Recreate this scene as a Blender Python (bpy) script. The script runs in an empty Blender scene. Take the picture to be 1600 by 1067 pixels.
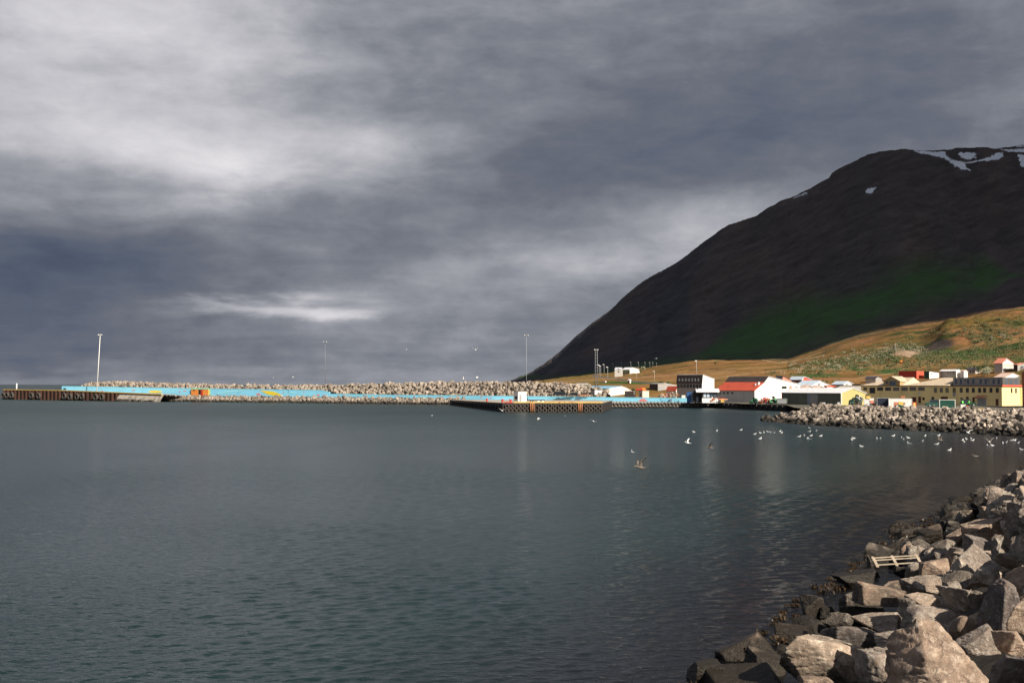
import bpy, bmesh, math, random
import numpy as np
from mathutils import Vector, Matrix, Euler
random.seed(7); RNG = np.random.default_rng(11)
scene = bpy.context.scene
COL = scene.collection
R = math.radians

# ------------------------------------------------------------------ camera
CAMH = 8.0; F = 1800.0; HZ = 602.5; ROLL = R(0.15)
cam = bpy.data.cameras.new("camera"); camo = bpy.data.objects.new("camera", cam); COL.objects.link(camo)
cam.sensor_width = 36; cam.lens = 36 * F / 1600; cam.clip_start = .2; cam.clip_end = 60000
PITCH = math.atan((HZ - 533.5) / F)
CM = Matrix.Rotation(R(90) + PITCH, 3, 'X') @ Matrix.Rotation(ROLL, 3, 'Z')
camo.matrix_world = Matrix.Translation((0, 0, CAMH)) @ CM.to_4x4()
scene.camera = camo
scene.view_settings.view_transform = 'Standard'; scene.view_settings.look = 'None'
scene.view_settings.gamma = 1
EXPO = 0.62
scene.view_settings.exposure = EXPO

# ------------------------------------------------------------------ sun and sky
SUN_EL = R(35); SX, SY = .64, -.77
SAZ = math.atan2(SX, SY)
SUN = Vector((math.sin(SAZ) * math.cos(SUN_EL), math.cos(SAZ) * math.cos(SUN_EL), math.sin(SUN_EL)))
sl = bpy.data.lights.new("sun", 'SUN'); so = bpy.data.objects.new("sun", sl); COL.objects.link(so)
sl.energy = 5.0; sl.angle = R(.5); sl.color = (1, .90, .76)
so.rotation_euler = SUN.to_track_quat('Z', 'Y').to_euler()

def sky_world():
    w = bpy.data.worlds.new("World"); scene.world = w; w.use_nodes = True
    nt = w.node_tree; nt.nodes.clear(); N = nt.nodes.new; L = nt.links.new
    def val(x, sock):
        if isinstance(x, (int, float)): sock.default_value = x
        else: L(x, sock)
    def m(op, a, b=0.0, c=0.0):
        n = N('ShaderNodeMath'); n.operation = op
        val(a, n.inputs[0]); val(b, n.inputs[1]); val(c, n.inputs[2]); return n.outputs[0]
    tc = N('ShaderNodeTexCoord'); sep = N('ShaderNodeSeparateXYZ'); L(tc.outputs['Generated'], sep.inputs[0])
    x, y, z = sep.outputs
    hyp = m('SQRT', m('ADD', m('MULTIPLY', x, x), m('MULTIPLY', y, y)))
    az = m('ARCTAN2', x, y)                      # azimuth, 0 towards the sea
    el = m('DIVIDE', z, m('MAXIMUM', hyp, .001)) # slope of the line of sight
    # cloud-deck coordinates (the deck seen in perspective)
    den = m('ADD', m('MAXIMUM', z, 0.0), .09)
    cx = m('DIVIDE', x, den); cy = m('DIVIDE', y, den)
    comb = N('ShaderNodeCombineXYZ'); L(cx, comb.inputs[0]); L(cy, comb.inputs[1])
    def noise(vec, scale, det=4, rough=.5, off=(0, 0, 0), sc=(1, 1, 1), dist=0.):
        mp = N('ShaderNodeMapping'); mp.inputs['Location'].default_value = off; mp.inputs['Scale'].default_value = sc
        L(vec, mp.inputs['Vector'])
        n = N('ShaderNodeTexNoise'); n.inputs['Scale'].default_value = scale; n.inputs['Detail'].default_value = det
        n.inputs['Roughness'].default_value = rough; n.inputs['Distortion'].default_value = dist
        L(mp.outputs[0], n.inputs['Vector']); return n.outputs['Fac']
    n1 = noise(comb.outputs[0], 1.1, 5, .55, (3, 1, 0))
    n2 = noise(comb.outputs[0], .55, 3, .5, (9, 4, 2), (1, 1, 1), .4)
    n3 = noise(comb.outputs[0], 2.6, 7, .6, (1, 7, 5), (.55, 1, 1), .3)
    ang = N('ShaderNodeCombineXYZ'); L(az, ang.inputs[0]); L(el, ang.inputs[1])
    n4 = noise(ang.outputs[0], 9, 6, .55, (2, 2, 0), (1, 3.6, 1), .5)
    n5 = noise(ang.outputs[0], 4, 4, .5, (5, 1, 0), (1, 2.2, 1), .3)
    azw = m('ADD', az, m('MULTIPLY', m('SUBTRACT', n5, .5), .15))
    elw = m('ADD', el, m('ADD', m('MULTIPLY', m('SUBTRACT', n4, .5), .04), m('MULTIPLY', m('SUBTRACT', n2, .5), .05)))
    blobs = [ # photo px of the cloud mass -> azimuth / slope, half sizes, brightness
        (130, 40, 330, 130, .33), (350, 110, 180, 70, .08), (320, 250, 270, 62, .27), (560, 215, 130, 40, .12), (60, 215, 220, 80, .14),
        (380, 262, 90, 22, .12),
        (90, 420, 300, 48, -.18), (40, 500, 270, 80, -.20), (480, 490, 160, 15, .30), (350, 482, 60, 9, .10), (560, 497, 60, 10, .10),
        (700, 320, 170, 60, -.02), (930, 260, 280, 75, -.13), (1250, 200, 430, 120, -.12), (1500, 80, 300, 120, -.06),
        (1000, 90, 260, 80, -.04), (1090, 310, 150, 26, .10), (960, 405, 240, 40, .17), (1110, 350, 130, 34, .19),
        (700, 455, 220, 50, .05), (350, 560, 420, 26, -.04), (400, 592, 700, 16, .05), (850, 540, 300, 40, .03), (620, 60, 200, 60, -.03),
        (600, 390, 150, 30, -.05)]
    acc = None
    for (px, py, sx, sy, a) in blobs:
        u0 = math.atan((px - 800) / F); v0 = (HZ - py) / F
        du = m('DIVIDE', m('SUBTRACT', azw, u0), sx / F); dv = m('DIVIDE', m('SUBTRACT', elw, v0), sy / F)
        e = m('MULTIPLY', m('EXPONENT', m('MULTIPLY', m('ADD', m('MULTIPLY', du, du), m('MULTIPLY', dv, dv)), -1.0)), a)
        acc = e if acc is None else m('ADD', acc, e)
    br = m('ADD', acc, .505)
    br = m('ADD', br, m('MULTIPLY', m('SUBTRACT', n1, .5), .12))
    n6 = noise(ang.outputs[0], 11, 8, .6, (7, 3, 1), (1, 1.7, 1), .25); n7 = noise(ang.outputs[0], 26, 6, .6, (1, 8, 1), (1, 2.4, 1), .2)
    br = m('ADD', br, m('MULTIPLY', m('SUBTRACT', n3, .5), .07))
    br = m('ADD', br, m('MULTIPLY', m('SUBTRACT', n6, .5), .30))
    br = m('ADD', br, m('MULTIPLY', m('SUBTRACT', n7, .5), .15))
    br = m('ADD', br, m('MULTIPLY', m('SUBTRACT', n4, .5), .13))
    # higher up the deck is thinner grey
    hi = N('ShaderNodeMapRange'); L(el, hi.inputs[0]); hi.inputs[1].default_value = .36; hi.inputs[2].default_value = .8
    hi.inputs[3].default_value = 0; hi.inputs[4].default_value = -.10
    br = m('ADD', br, hi.outputs[0])
    cr = N('ShaderNodeValToRGB'); L(br, cr.inputs[0])
    def lin(c): return tuple(((v / 255) / 12.92 if v / 255 <= .04045 else ((v / 255 + .055) / 1.055) ** 2.4) for v in c)
    stops = [(.16, (74, 84, 104)), (.30, (92, 100, 116)), (.40, (108, 112, 124)), (.50, (128, 132, 141)), (.62, (158, 160, 168)),
             (.76, (194, 193, 199)), (.95, (228, 226, 229))]
    el_ = cr.color_ramp.elements
    while len(el_) < len(stops): el_.new(.5)
    k = 10.0 / 2 ** EXPO
    for e, (p, c) in zip(el_, stops):
        e.position = p; e.color = tuple(v * k / 10 for v in lin(c)) + (1,)
    mul = N('ShaderNodeVectorMath'); mul.operation = 'SCALE'; L(cr.outputs[0], mul.inputs[0]); mul.inputs['Scale'].default_value = 10.0
    sky = N('ShaderNodeTexSky'); sky.sky_type = 'NISHITA'; sky.sun_disc = False
    sky.sun_elevation = SUN_EL; sky.sun_rotation = SAZ
    # the deck breaks up behind the camera, where the sun comes through
    gap = m('MULTIPLY', m('MULTIPLY', m('MAXIMUM', m('MULTIPLY', y, -1.0), 0.0), n2), .5)
    mix = N('ShaderNodeMix'); mix.data_type = 'RGBA'; L(gap, mix.inputs[0]); L(mul.outputs[0], mix.inputs[6]); L(sky.outputs[0], mix.inputs[7])
    bg = N('ShaderNodeBackground'); L(mix.outputs[2], bg.inputs[0]); bg.inputs[1].default_value = .1
    out = N('ShaderNodeOutputWorld'); L(bg.outputs[0], out.inputs[0])
sky_world()

# ------------------------------------------------------------------ picking points of the world
def hz(px): return HZ + (px - 800) * math.tan(ROLL)
def ray(px, py): return CM @ Vector(((px - 800) / F, -(py - 533.5) / F, -1))
def P(px, py, z=0.0):
    d = ray(px, py); t = (z - CAMH) / d.z; return Vector((d.x * t, d.y * t, z))
def PY(px, py, Y):
    d = ray(px, py); t = Y / d.y; return Vector((d.x * t, Y, CAMH + d.z * t))
def zy(px, py, Y): return PY(px, py, Y).z

# ------------------------------------------------------------------ helpers
def link(o, parent=None):
    COL.objects.link(o)
    if parent is not None: o.parent = parent
    return o
def tag(o, label=None, cat=None, group=None, kind=None):
    if label: o['label'] = label
    if cat: o['category'] = cat
    if group: o['group'] = group
    if kind: o['kind'] = kind
    return o
def empty(name, loc, rz=0.0):
    o = bpy.data.objects.new(name, None); COL.objects.link(o); o.location = loc; o.rotation_euler = (0, 0, rz); o.empty_display_size = .5
    return o
def copy_tree(o, parent=None):
    c = o.copy(); COL.objects.link(c)
    if parent is not None: c.parent = parent
    for ch in [k for k in bpy.data.objects if k.parent == o]: copy_tree(ch, c)
    return c
class MB:
    def __init__(s): s.v = []; s.f = []; s.m = []; s.mats = []; s.sm = []
    def mi(s, mat):
        if mat not in s.mats: s.mats.append(mat)
        return s.mats.index(mat)
    def add(s, vs, fs, mat, smooth=False):
        b = len(s.v); s.v += [tuple(v) for v in vs]; i = s.mi(mat)
        for f in fs: s.f.append(tuple(b + k for k in f)); s.m.append(i); s.sm.append(smooth)
    def box(s, x0, x1, y0, y1, z0, z1, mat):
        vs = [(x0, y0, z0), (x1, y0, z0), (x1, y1, z0), (x0, y1, z0), (x0, y0, z1), (x1, y0, z1), (x1, y1, z1), (x0, y1, z1)]
        s.add(vs, [(0, 3, 2, 1), (4, 5, 6, 7), (0, 1, 5, 4), (1, 2, 6, 5), (2, 3, 7, 6), (3, 0, 4, 7)], mat)
    def tube(s, a, b, r0, r1, mat, n=8):
        a = Vector(a); b = Vector(b); d = (b - a).normalized()
        u = d.orthogonal().normalized(); w = d.cross(u); vs = []
        for c, r in ((a, r0), (b, r1)):
            for k in range(n):
                t = 2 * math.pi * k / n; vs.append(c + (u * math.cos(t) + w * math.sin(t)) * r)
        fs = [(k, (k + 1) % n, n + (k + 1) % n, n + k) for k in range(n)] + [tuple(range(n - 1, -1, -1)), tuple(range(n, 2 * n))]
        s.add(vs, fs, mat, True)
    def torus(s, c, axis, R_, r, mat, n=16, m_=8, sx=1.0):
        c = Vector(c); ax = Vector(axis).normalized(); u = ax.orthogonal().normalized(); w = ax.cross(u); vs = []; fs = []
        for i in range(n):
            t = 2 * math.pi * i / n; rd = u * math.cos(t) + w * math.sin(t)
            for j in range(m_):
                q = 2 * math.pi * j / m_; vs.append(c + rd * (R_ + r * math.cos(q)) + ax * (r * sx * math.sin(q)))
        for i in range(n):
            for j in range(m_):
                a = i * m_ + j; b = i * m_ + (j + 1) % m_; a2 = ((i + 1) % n) * m_ + j; b2 = ((i + 1) % n) * m_ + (j + 1) % m_
                fs.append((a, a2, b2, b))
        s.add(vs, fs, mat, True)
    def prism(s, prof, a, b, mat, endmat=None):
        """prof: list of points (y,z); extruded in x from a to b"""
        n = len(prof); vs = [(a, y, z) for y, z in prof] + [(b, y, z) for y, z in prof]
        s.add(vs, [(k, (k + 1) % n, n + (k + 1) % n, n + k) for k in range(n)], mat)
        s.add(vs, [tuple(range(n - 1, -1, -1)), tuple(range(n, 2 * n))], endmat or mat)
    def build(s, name, parent=None, mat=None):
        me = bpy.data.meshes.new(name); me.from_pydata(s.v, [], s.f)
        for k in s.mats: me.materials.append(k)
        me.polygons.foreach_set('material_index', s.m); me.polygons.foreach_set('use_smooth', s.sm); me.update()
        bm = bmesh.new(); bm.from_mesh(me); bmesh.ops.recalc_face_normals(bm, faces=bm.faces); bm.to_mesh(me); bm.free()
        o = bpy.data.objects.new(name, me); link(o, parent); return o
def np_mesh(name, verts, faces, mat, smooth=True, attrs=None):
    """verts Nx3, faces Mx3 or Mx4"""
    me = bpy.data.meshes.new(name); verts = np.asarray(verts, np.float32); faces = np.asarray(faces, np.int32)
    k = faces.shape[1]; me.vertices.add(len(verts)); me.vertices.foreach_set('co', verts.ravel())
    me.loops.add(faces.size); me.loops.foreach_set('vertex_index', faces.ravel())
    me.polygons.add(len(faces)); me.polygons.foreach_set('loop_start', np.arange(0, faces.size, k, dtype=np.int32))
    me.polygons.foreach_set('loop_total', np.full(len(faces), k, np.int32))
    me.polygons.foreach_set('use_smooth', np.full(len(faces), smooth)); me.update(calc_edges=True)
    for an, av in (attrs or {}).items():
        av = np.asarray(av, np.float32)
        if av.ndim == 1: a = me.attributes.new(an, 'FLOAT', 'POINT'); a.data.foreach_set('value', av)
        else: a = me.attributes.new(an, 'FLOAT_COLOR', 'POINT'); a.data.foreach_set('color', av.ravel())
    if mat: me.materials.append(mat)
    return me

# value noise -------------------------------------------------------
_T = RNG.random((256, 256)).astype(np.float64)
def vnoise(x, y):
    xi = np.floor(x).astype(int); yi = np.floor(y).astype(int); fx = x - xi; fy = y - yi
    fx = fx * fx * (3 - 2 * fx); fy = fy * fy * (3 - 2 * fy)
    g = lambda a, b: _T[a & 255, b & 255]
    return (g(xi, yi) * (1 - fx) + g(xi + 1, yi) * fx) * (1 - fy) + (g(xi, yi + 1) * (1 - fx) + g(xi + 1, yi + 1) * fx) * fy
def fbm(x, y, o=5, g=.5):
    s = 0; a = 1; t = 0
    for k in range(o): s = s + a * (vnoise(x * 2 ** k + 17.3 * k, y * 2 ** k + 9.1 * k) - .5); t += a; a *= g
    return s / t * 2
def sstep(a, b, x): t = np.clip((x - a) / (b - a), 0, 1); return t * t * (3 - 2 * t)

# ------------------------------------------------------------------ materials
def sl_(c): return tuple(((v / 255) / 12.92 if v / 255 <= .04045 else ((v / 255 + .055) / 1.055) ** 2.4) for v in c)
_M = {}
def paint(name, col, rough=.55, var=.18, scale=1.5, bump=.1, metal=0., streak=False, spec=.4, dirt=None):
    """weathered surface: base colour broken by noise, streaks and a fine bump"""
    if name in _M: return _M[name]
    mt = bpy.data.materials.new(name); mt.use_nodes = True; nt = mt.node_tree; N = nt.nodes.new; L = nt.links.new
    b = nt.nodes['Principled BSDF']; b.inputs['Roughness'].default_value = rough; b.inputs['Metallic'].default_value = metal
    b.inputs['Specular IOR Level'].default_value = spec
    tc = N('ShaderNodeTexCoord'); mp = N('ShaderNodeMapping'); L(tc.outputs['Object'], mp.inputs[0])
    mp.inputs['Scale'].default_value = (1, 1, .15) if streak else (1, 1, 1)
    n = N('ShaderNodeTexNoise'); n.inputs['Scale'].default_value = scale; n.inputs['Detail'].default_value = 6; L(mp.outputs[0], n.inputs['Vector'])
    r = N('ShaderNodeValToRGB'); L(n.outputs['Fac'], r.inputs[0])
    d = dirt or tuple(v * (1 - 2 * var) for v in col); l_ = tuple(min(1, v * (1 + var)) for v in col)
    r.color_ramp.elements[0].position = .28; r.color_ramp.elements[0].color = d + (1,)
    r.color_ramp.elements[1].position = .72; r.color_ramp.elements[1].color = l_ + (1,)
    e = r.color_ramp.elements.new(.45); e.color = tuple(col) + (1,)
    L(r.outputs[0], b.inputs['Base Color'])
    if bump:
        n2 = N('ShaderNodeTexNoise'); n2.inputs['Scale'].default_value = scale * 6; n2.inputs['Detail'].default_value = 5; L(tc.outputs['Object'], n2.inputs['Vector'])
        bp = N('ShaderNodeBump'); bp.inputs['Strength'].default_value = bump; bp.inputs['Distance'].default_value = .05
        L(n2.outputs['Fac'], bp.inputs['Height']); L(bp.outputs[0], b.inputs['Normal'])
    _M[name] = mt; return mt
def corrugated(name, col, scale=9.0, rough=.5, var=.1, axis='X', depth=.04, dirt=None):
    mt = paint(name, col, rough, var, .6, 0, 0, True, .4, dirt); nt = mt.node_tree; N = nt.nodes.new; L = nt.links.new
    tc = N('ShaderNodeTexCoord'); w = N('ShaderNodeTexWave'); w.bands_direction = axis; w.inputs['Scale'].default_value = scale
    L(tc.outputs['Object'], w.inputs['Vector']); bp = N('ShaderNodeBump'); bp.inputs['Distance'].default_value = depth; bp.inputs['Strength'].default_value = .5
    L(w.outputs['Fac'], bp.inputs['Height']); L(bp.outputs[0], nt.nodes['Principled BSDF'].inputs['Normal'])
    return mt
def glassy(name, col=(.02, .025, .03)):
    return paint(name, col, .12, .2, 1.0, 0, 0, False, .6)

def water_mat():
    mt = bpy.data.materials.new('sea_water'); mt.use_nodes = True; nt = mt.node_tree; N = nt.nodes.new; L = nt.links.new
    b = nt.nodes['Principled BSDF']; b.inputs['IOR'].default_value = 1.333; b.inputs['Specular IOR Level'].default_value = .36
    g = N('ShaderNodeNewGeometry')
    def noise(sc, scale, det=3, rough=.5, dist=0., rot=0.):
        mp = N('ShaderNodeMapping'); mp.inputs['Scale'].default_value = sc; mp.inputs['Rotation'].default_value = (0, 0, rot); L(g.outputs['Position'], mp.inputs[0])
        n = N('ShaderNodeTexNoise'); n.inputs['Scale'].default_value = scale; n.inputs['Detail'].default_value = det
        n.inputs['Roughness'].default_value = rough; n.inputs['Distortion'].default_value = dist; L(mp.outputs[0], n.inputs['Vector']); return n.outputs['Fac']
    def m(op, a, b_):
        n = N('ShaderNodeMath'); n.operation = op
        for s, v in zip(n.inputs, (a, b_)):
            if isinstance(v, (int, float)): s.default_value = v
            else: L(v, s)
        return n.outputs[0]
    sy = N('ShaderNodeSeparateXYZ'); L(g.outputs['Position'], sy.inputs[0])
    rg = N('ShaderNodeMapRange'); L(sy.outputs[1], rg.inputs[0]); rg.inputs[1].default_value = 35; rg.inputs[2].default_value = 330
    rg.inputs[3].default_value = .10; rg.inputs[4].default_value = .36; L(rg.outputs[0], b.inputs['Roughness'])   # open water is choppier than the lee of the bank
    # wind patches over the basin
    patch = noise((1, .55, 1), .022, 4, .55, .6)
    pr = N('ShaderNodeMapRange'); L(patch, pr.inputs[0]); pr.inputs[1].default_value = .36; pr.inputs[2].default_value = .64
    pr.inputs[3].default_value = .45; pr.inputs[4].default_value = 1.25
    big = noise((.5, 1.0, 1), .35, 3, .5, .4, R(12))
    mid = noise((.55, 1.0, 1), 1.7, 3, .55, .5, R(-16))
    fine = noise((.5, 1.0, 1), 5.0, 3, .6, .4, R(-22))
    h = m('ADD', m('MULTIPLY', big, .02), m('ADD', m('MULTIPLY', mid, .05), m('MULTIPLY', fine, .06)))
    h = m('MULTIPLY', h, pr.outputs[0])
    bp = N('ShaderNodeBump'); bp.inputs['Strength'].default_value = 1; bp.inputs['Distance'].default_value = 1.0
    L(h, bp.inputs['Height']); L(bp.outputs[0], b.inputs['Normal'])
    cr = N('ShaderNodeValToRGB'); L(noise((1, 1, 1), .012, 3), cr.inputs[0])
    cr.color_ramp.elements[0].position = .35; cr.color_ramp.elements[0].color = (.007, .021, .024, 1)
    cr.color_ramp.elements[1].position = .65; cr.color_ramp.elements[1].color = (.010, .028, .025, 1)
    # near-black along the near bank: weedy shallows, plus dark reflections put into the colour
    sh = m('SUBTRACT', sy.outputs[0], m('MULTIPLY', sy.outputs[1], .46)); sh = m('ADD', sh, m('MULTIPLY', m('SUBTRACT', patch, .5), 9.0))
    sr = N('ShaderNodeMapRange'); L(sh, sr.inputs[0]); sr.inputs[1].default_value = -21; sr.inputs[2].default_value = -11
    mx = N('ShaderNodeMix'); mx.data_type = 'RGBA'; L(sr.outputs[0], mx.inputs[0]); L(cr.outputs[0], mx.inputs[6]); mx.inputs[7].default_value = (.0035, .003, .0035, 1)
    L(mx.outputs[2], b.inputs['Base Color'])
    return mt
def terrain_mat():
    mt = bpy.data.materials.new('hill_ground'); mt.use_nodes = True; nt = mt.node_tree; N = nt.nodes.new; L = nt.links.new
    b = nt.nodes['Principled BSDF']; b.inputs['Roughness'].default_value = .95; b.inputs['Specular IOR Level'].default_value = .1
    a = N('ShaderNodeAttribute'); a.attribute_name = 'tint'; tc = N('ShaderNodeTexCoord')
    n = N('ShaderNodeTexNoise'); n.inputs['Scale'].default_value = .06; n.inputs['Detail'].default_value = 9; n.inputs['Roughness'].default_value = .65; L(tc.outputs['Object'], n.inputs['Vector'])
    mr = N('ShaderNodeMapRange'); L(n.outputs['Fac'], mr.inputs[0]); mr.inputs[1].default_value = .3; mr.inputs[2].default_value = .7; mr.inputs[3].default_value = .86; mr.inputs[4].default_value = 1.14
    n2 = N('ShaderNodeTexNoise'); n2.inputs['Scale'].default_value = .5; n2.inputs['Detail'].default_value = 8; n2.inputs['Roughness'].default_value = .7; L(tc.outputs['Object'], n2.inputs['Vector'])
    mr2 = N('ShaderNodeMapRange'); L(n2.outputs['Fac'], mr2.inputs[0]); mr2.inputs[1].default_value = .3; mr2.inputs[2].default_value = .7; mr2.inputs[3].default_value = .75; mr2.inputs[4].default_value = 1.25
    mm = N('ShaderNodeMath'); mm.operation = 'MULTIPLY'; L(mr.outputs[0], mm.inputs[0]); L(mr2.outputs[0], mm.inputs[1])
    v = N('ShaderNodeVectorMath'); v.operation = 'SCALE'; L(a.outputs['Color'], v.inputs[0]); L(mm.outputs[0], v.inputs['Scale'])
    L(v.outputs[0], b.inputs['Base Color'])
    bp = N('ShaderNodeBump'); bp.inputs['Strength'].default_value = .35; bp.inputs['Distance'].default_value = 1.0
    L(n2.outputs['Fac'], bp.inputs['Height']); L(bp.outputs[0], b.inputs['Normal'])
    return mt
def rock_mat(name, base, dark, pale, wet=True, fine=1.0, objrand=True):
    mt = bpy.data.materials.new(name); mt.use_nodes = True; nt = mt.node_tree; N = nt.nodes.new; L = nt.links.new
    b = nt.nodes['Principled BSDF']; b.inputs['Specular IOR Level'].default_value = .3
    tc = N('ShaderNodeTexCoord'); g = N('ShaderNodeNewGeometry'); oi = N('ShaderNodeObjectInfo')
    def noise(scale, det, rough, dist=0., src=None):
        n = N('ShaderNodeTexNoise'); n.inputs['Scale'].default_value = scale; n.inputs['Detail'].default_value = det; n.inputs['Roughness'].default_value = rough
        n.inputs['Distortion'].default_value = dist; L(src or g.outputs['Position'], n.inputs['Vector']); return n.outputs['Fac']
    def mixc(f, a, c):
        n = N('ShaderNodeMix'); n.data_type = 'RGBA'
        for s, v in ((n.inputs[0], f), (n.inputs[6], a), (n.inputs[7], c)):
            if isinstance(v, tuple): s.default_value = v if len(v) == 4 else v + (1,)
            elif isinstance(v, float): s.default_value = v
            else: L(v, s)
        return n.outputs[2]
    def mr(x, a, c, d=0., e=1.):
        n = N('ShaderNodeMapRange'); L(x, n.inputs[0]); n.inputs[1].default_value = a; n.inputs[2].default_value = c; n.inputs[3].default_value = d; n.inputs[4].default_value = e; return n.outputs[0]
    def m(op, a, c):
        n = N('ShaderNodeMath'); n.operation = op
        for s, v in zip(n.inputs, (a, c)):
            if isinstance(v, (int, float)): s.default_value = v
            else: L(v, s)
        return n.outputs[0]
    big = noise(1.3 * fine, 6, .6, .6); mid = noise(6 * fine, 7, .65, .2); gr = noise(38 * fine, 4, .7)
    c = mixc(mr(big, .35, .65), dark, base)
    c = mixc(mr(mid, .50, .66), c, pale); c = mixc(m('MULTIPLY', mr(noise(14 * fine, 6, .7), .56, .70), .55), c, dark)
    if objrand:
        at = N('ShaderNodeAttribute'); at.attribute_type = 'OBJECT'; at.attribute_name = 'tone'
        ramp = N('ShaderNodeValToRGB'); L(oi.outputs['Random'], ramp.inputs[0]); rr = ramp.color_ramp
        rr.interpolation = 'CONSTANT'
        pts = [(0, (1, 1, 1)), (.15, (.74, .74, .78)), (.32, (1.2, 1.08, .98)), (.5, (.95, .84, .76)), (.62, (1.12, 1.1, 1.06)), (.75, (.62, .62, .66)), (.86, (1.32, 1.26, 1.18))]
        while len(rr.elements) < len(pts): rr.elements.new(.5)
        for e, (p, q) in zip(rr.elements, pts): e.position = p; e.color = tuple(v * .82 for v in q) + (1,)
        mu = N('ShaderNodeMix'); mu.data_type = 'RGBA'; mu.blend_type = 'MULTIPLY'; mu.inputs[0].default_value = 1; L(c, mu.inputs[6]); L(ramp.outputs[0], mu.inputs[7]); c = mu.outputs[2]
    else:
        at = N('ShaderNodeAttribute'); at.attribute_name = 'tone'
        mu = N('ShaderNodeVectorMath'); mu.operation = 'SCALE'; L(c, mu.inputs[0]); L(at.outputs['Fac'], mu.inputs['Scale']); c = mu.outputs[0]
    grs = mr(gr, .3, .7, .72, 1.28)
    sc = N('ShaderNodeVectorMath'); sc.operation = 'SCALE'; L(c, sc.inputs[0]); L(grs, sc.inputs['Scale']); c = sc.outputs[0]
    # lichen and bird lime spots
    sp = noise(3.1 * fine, 5, .7, .8); c = mixc(m('MULTIPLY', mr(sp, .64, .70), .55), c, (.42, .40, .35))
    ru = noise(2.2 * fine, 5, .7, .4, tc.outputs['Object']); c = mixc(m('MULTIPLY', mr(ru, .62, .70), .5), c, (.22, .12, .05))
    rough = .85
    if wet:
        se = N('ShaderNodeSeparateXYZ'); L(g.outputs['Position'], se.inputs[0])
        zz = m('ADD', se.outputs[2], m('MULTIPLY', m('SUBTRACT', big, .5), 1.3))
        wf = mr(zz, (.5 if fine < .5 else .6) + (.2 if fine < .5 else 0), 1.45, 1., 0.)
        c = mixc(m('MULTIPLY', wf, .95), c, (.016, .013, .009))
        L(mr(wf, 0., 1., .88, .45), b.inputs['Roughness'])
    else: b.inputs['Roughness'].default_value = rough
    L(c, b.inputs['Base Color'])
    hh = m('ADD', m('MULTIPLY', mid, .085), m('MULTIPLY', gr, .022)); cr = N('ShaderNodeTexVoronoi'); cr.feature = 'DISTANCE_TO_EDGE'; cr.inputs['Scale'].default_value = 2.2 * fine
    mp = N('ShaderNodeMapping'); mp.inputs['Scale'].default_value = (1, 1.2, .5); L(tc.outputs['Object'], mp.inputs[0])
    wv = N('ShaderNodeVectorMath'); wv.operation = 'ADD'; nn = N('ShaderNodeTexNoise'); nn.inputs['Scale'].default_value = 3 * fine; nn.inputs['Detail'].default_value = 4
    L(tc.outputs['Object'], nn.inputs['Vector']); L(mp.outputs[0], wv.inputs[0]); L(nn.outputs['Color'], wv.inputs[1]); L(wv.outputs[0], cr.inputs['Vector'])
    hh = m('ADD', hh, m('MULTIPLY', mr(cr.outputs['Distance'], 0., .02), .010))
    bp = N('ShaderNodeBump'); bp.inputs['Strength'].default_value = .85; bp.inputs['Distance'].default_value = 1.0 / max(fine, .3) ; L(hh, bp.inputs['Height']); L(bp.outputs[0], b.inputs['Normal'])
    return mt

# ------------------------------------------------------------------ water
def make_water():
    """the sea as one sheet: real ripples in front, flat far out and all round"""
    Y = [5.0]
    while Y[-1] < 640: Y.append(Y[-1] + .045 + .0023 * Y[-1])
    Y = np.array(Y + list(np.geomspace(660, 45000, 60))); th = np.concatenate([np.linspace(R(-62), R(-28.1), 90), np.linspace(R(-28), R(28), 1060), np.linspace(R(28.1), R(62), 90)]); sp = np.where(Y < 640, .045 + .0023 * Y, 60)
    Rr, T = np.meshgrid(Y, th, indexing='ij'); X = Rr * np.sin(T); Yg = Rr * np.cos(T); r = np.random.default_rng(2); Z = np.zeros(X.shape); SP = sp[:, None]
    W = [fbm(X * f, Yg * f * .8 + 5 * f, 2) for f in (.045, .11, .23)]
    for k in range(46):
        lam = math.exp(r.uniform(math.log(.15), math.log(1.15))); a = R(90) + r.normal(0, R(26)) + R(16); kx, ky = math.cos(a), math.sin(a); w = 2 * math.pi / lam; ph = r.uniform(0, 6.28)
        lat = sstep(1.6, 4.5, lam / SP); A = .0080 * lam / math.sqrt(46) * 3.2 * (.24 / lam) ** .38
        Z += A * lat * np.sin(w * (X * kx + Yg * ky) + ph + 3.0 * math.sin(k) * W[k % 3])
    patch = .62 + 1.0 * sstep(-.35, .45, fbm(X * .018 + 3, Yg * .011 + 8, 4)); fine = .8 + .8 * sstep(-.3, .4, fbm(X * .09, Yg * .05, 3))
    Z = Z * patch * fine; n = len(th); m_ = len(Y); i = (np.arange(m_ - 1)[:, None] * n + np.arange(n - 1)[None, :]).ravel()
    V = np.stack([X, Yg, Z], -1).reshape(-1, 3); Fc = np.stack([i, i + 1, i + n + 1, i + n], 1)[:, ::-1]
    # the surrounding sea just below, for everything beside and behind
    ring = []; fs = []; b = len(V); K = 72
    for r_ in (1, 60, 600, 6000, 45000):
        for k in range(K): ring.append((r_ * math.cos(2 * math.pi * k / K), r_ * math.sin(2 * math.pi * k / K), -.07))
    for j in range(4):
        for k in range(K): q = b + j * K; fs.append((q + k, q + K + k, q + K + (k + 1) % K, q + (k + 1) % K))
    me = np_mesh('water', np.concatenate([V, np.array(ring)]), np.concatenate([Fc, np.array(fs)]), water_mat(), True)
    tag(link(bpy.data.objects.new('water', me)), kind='structure')
make_water()

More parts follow.
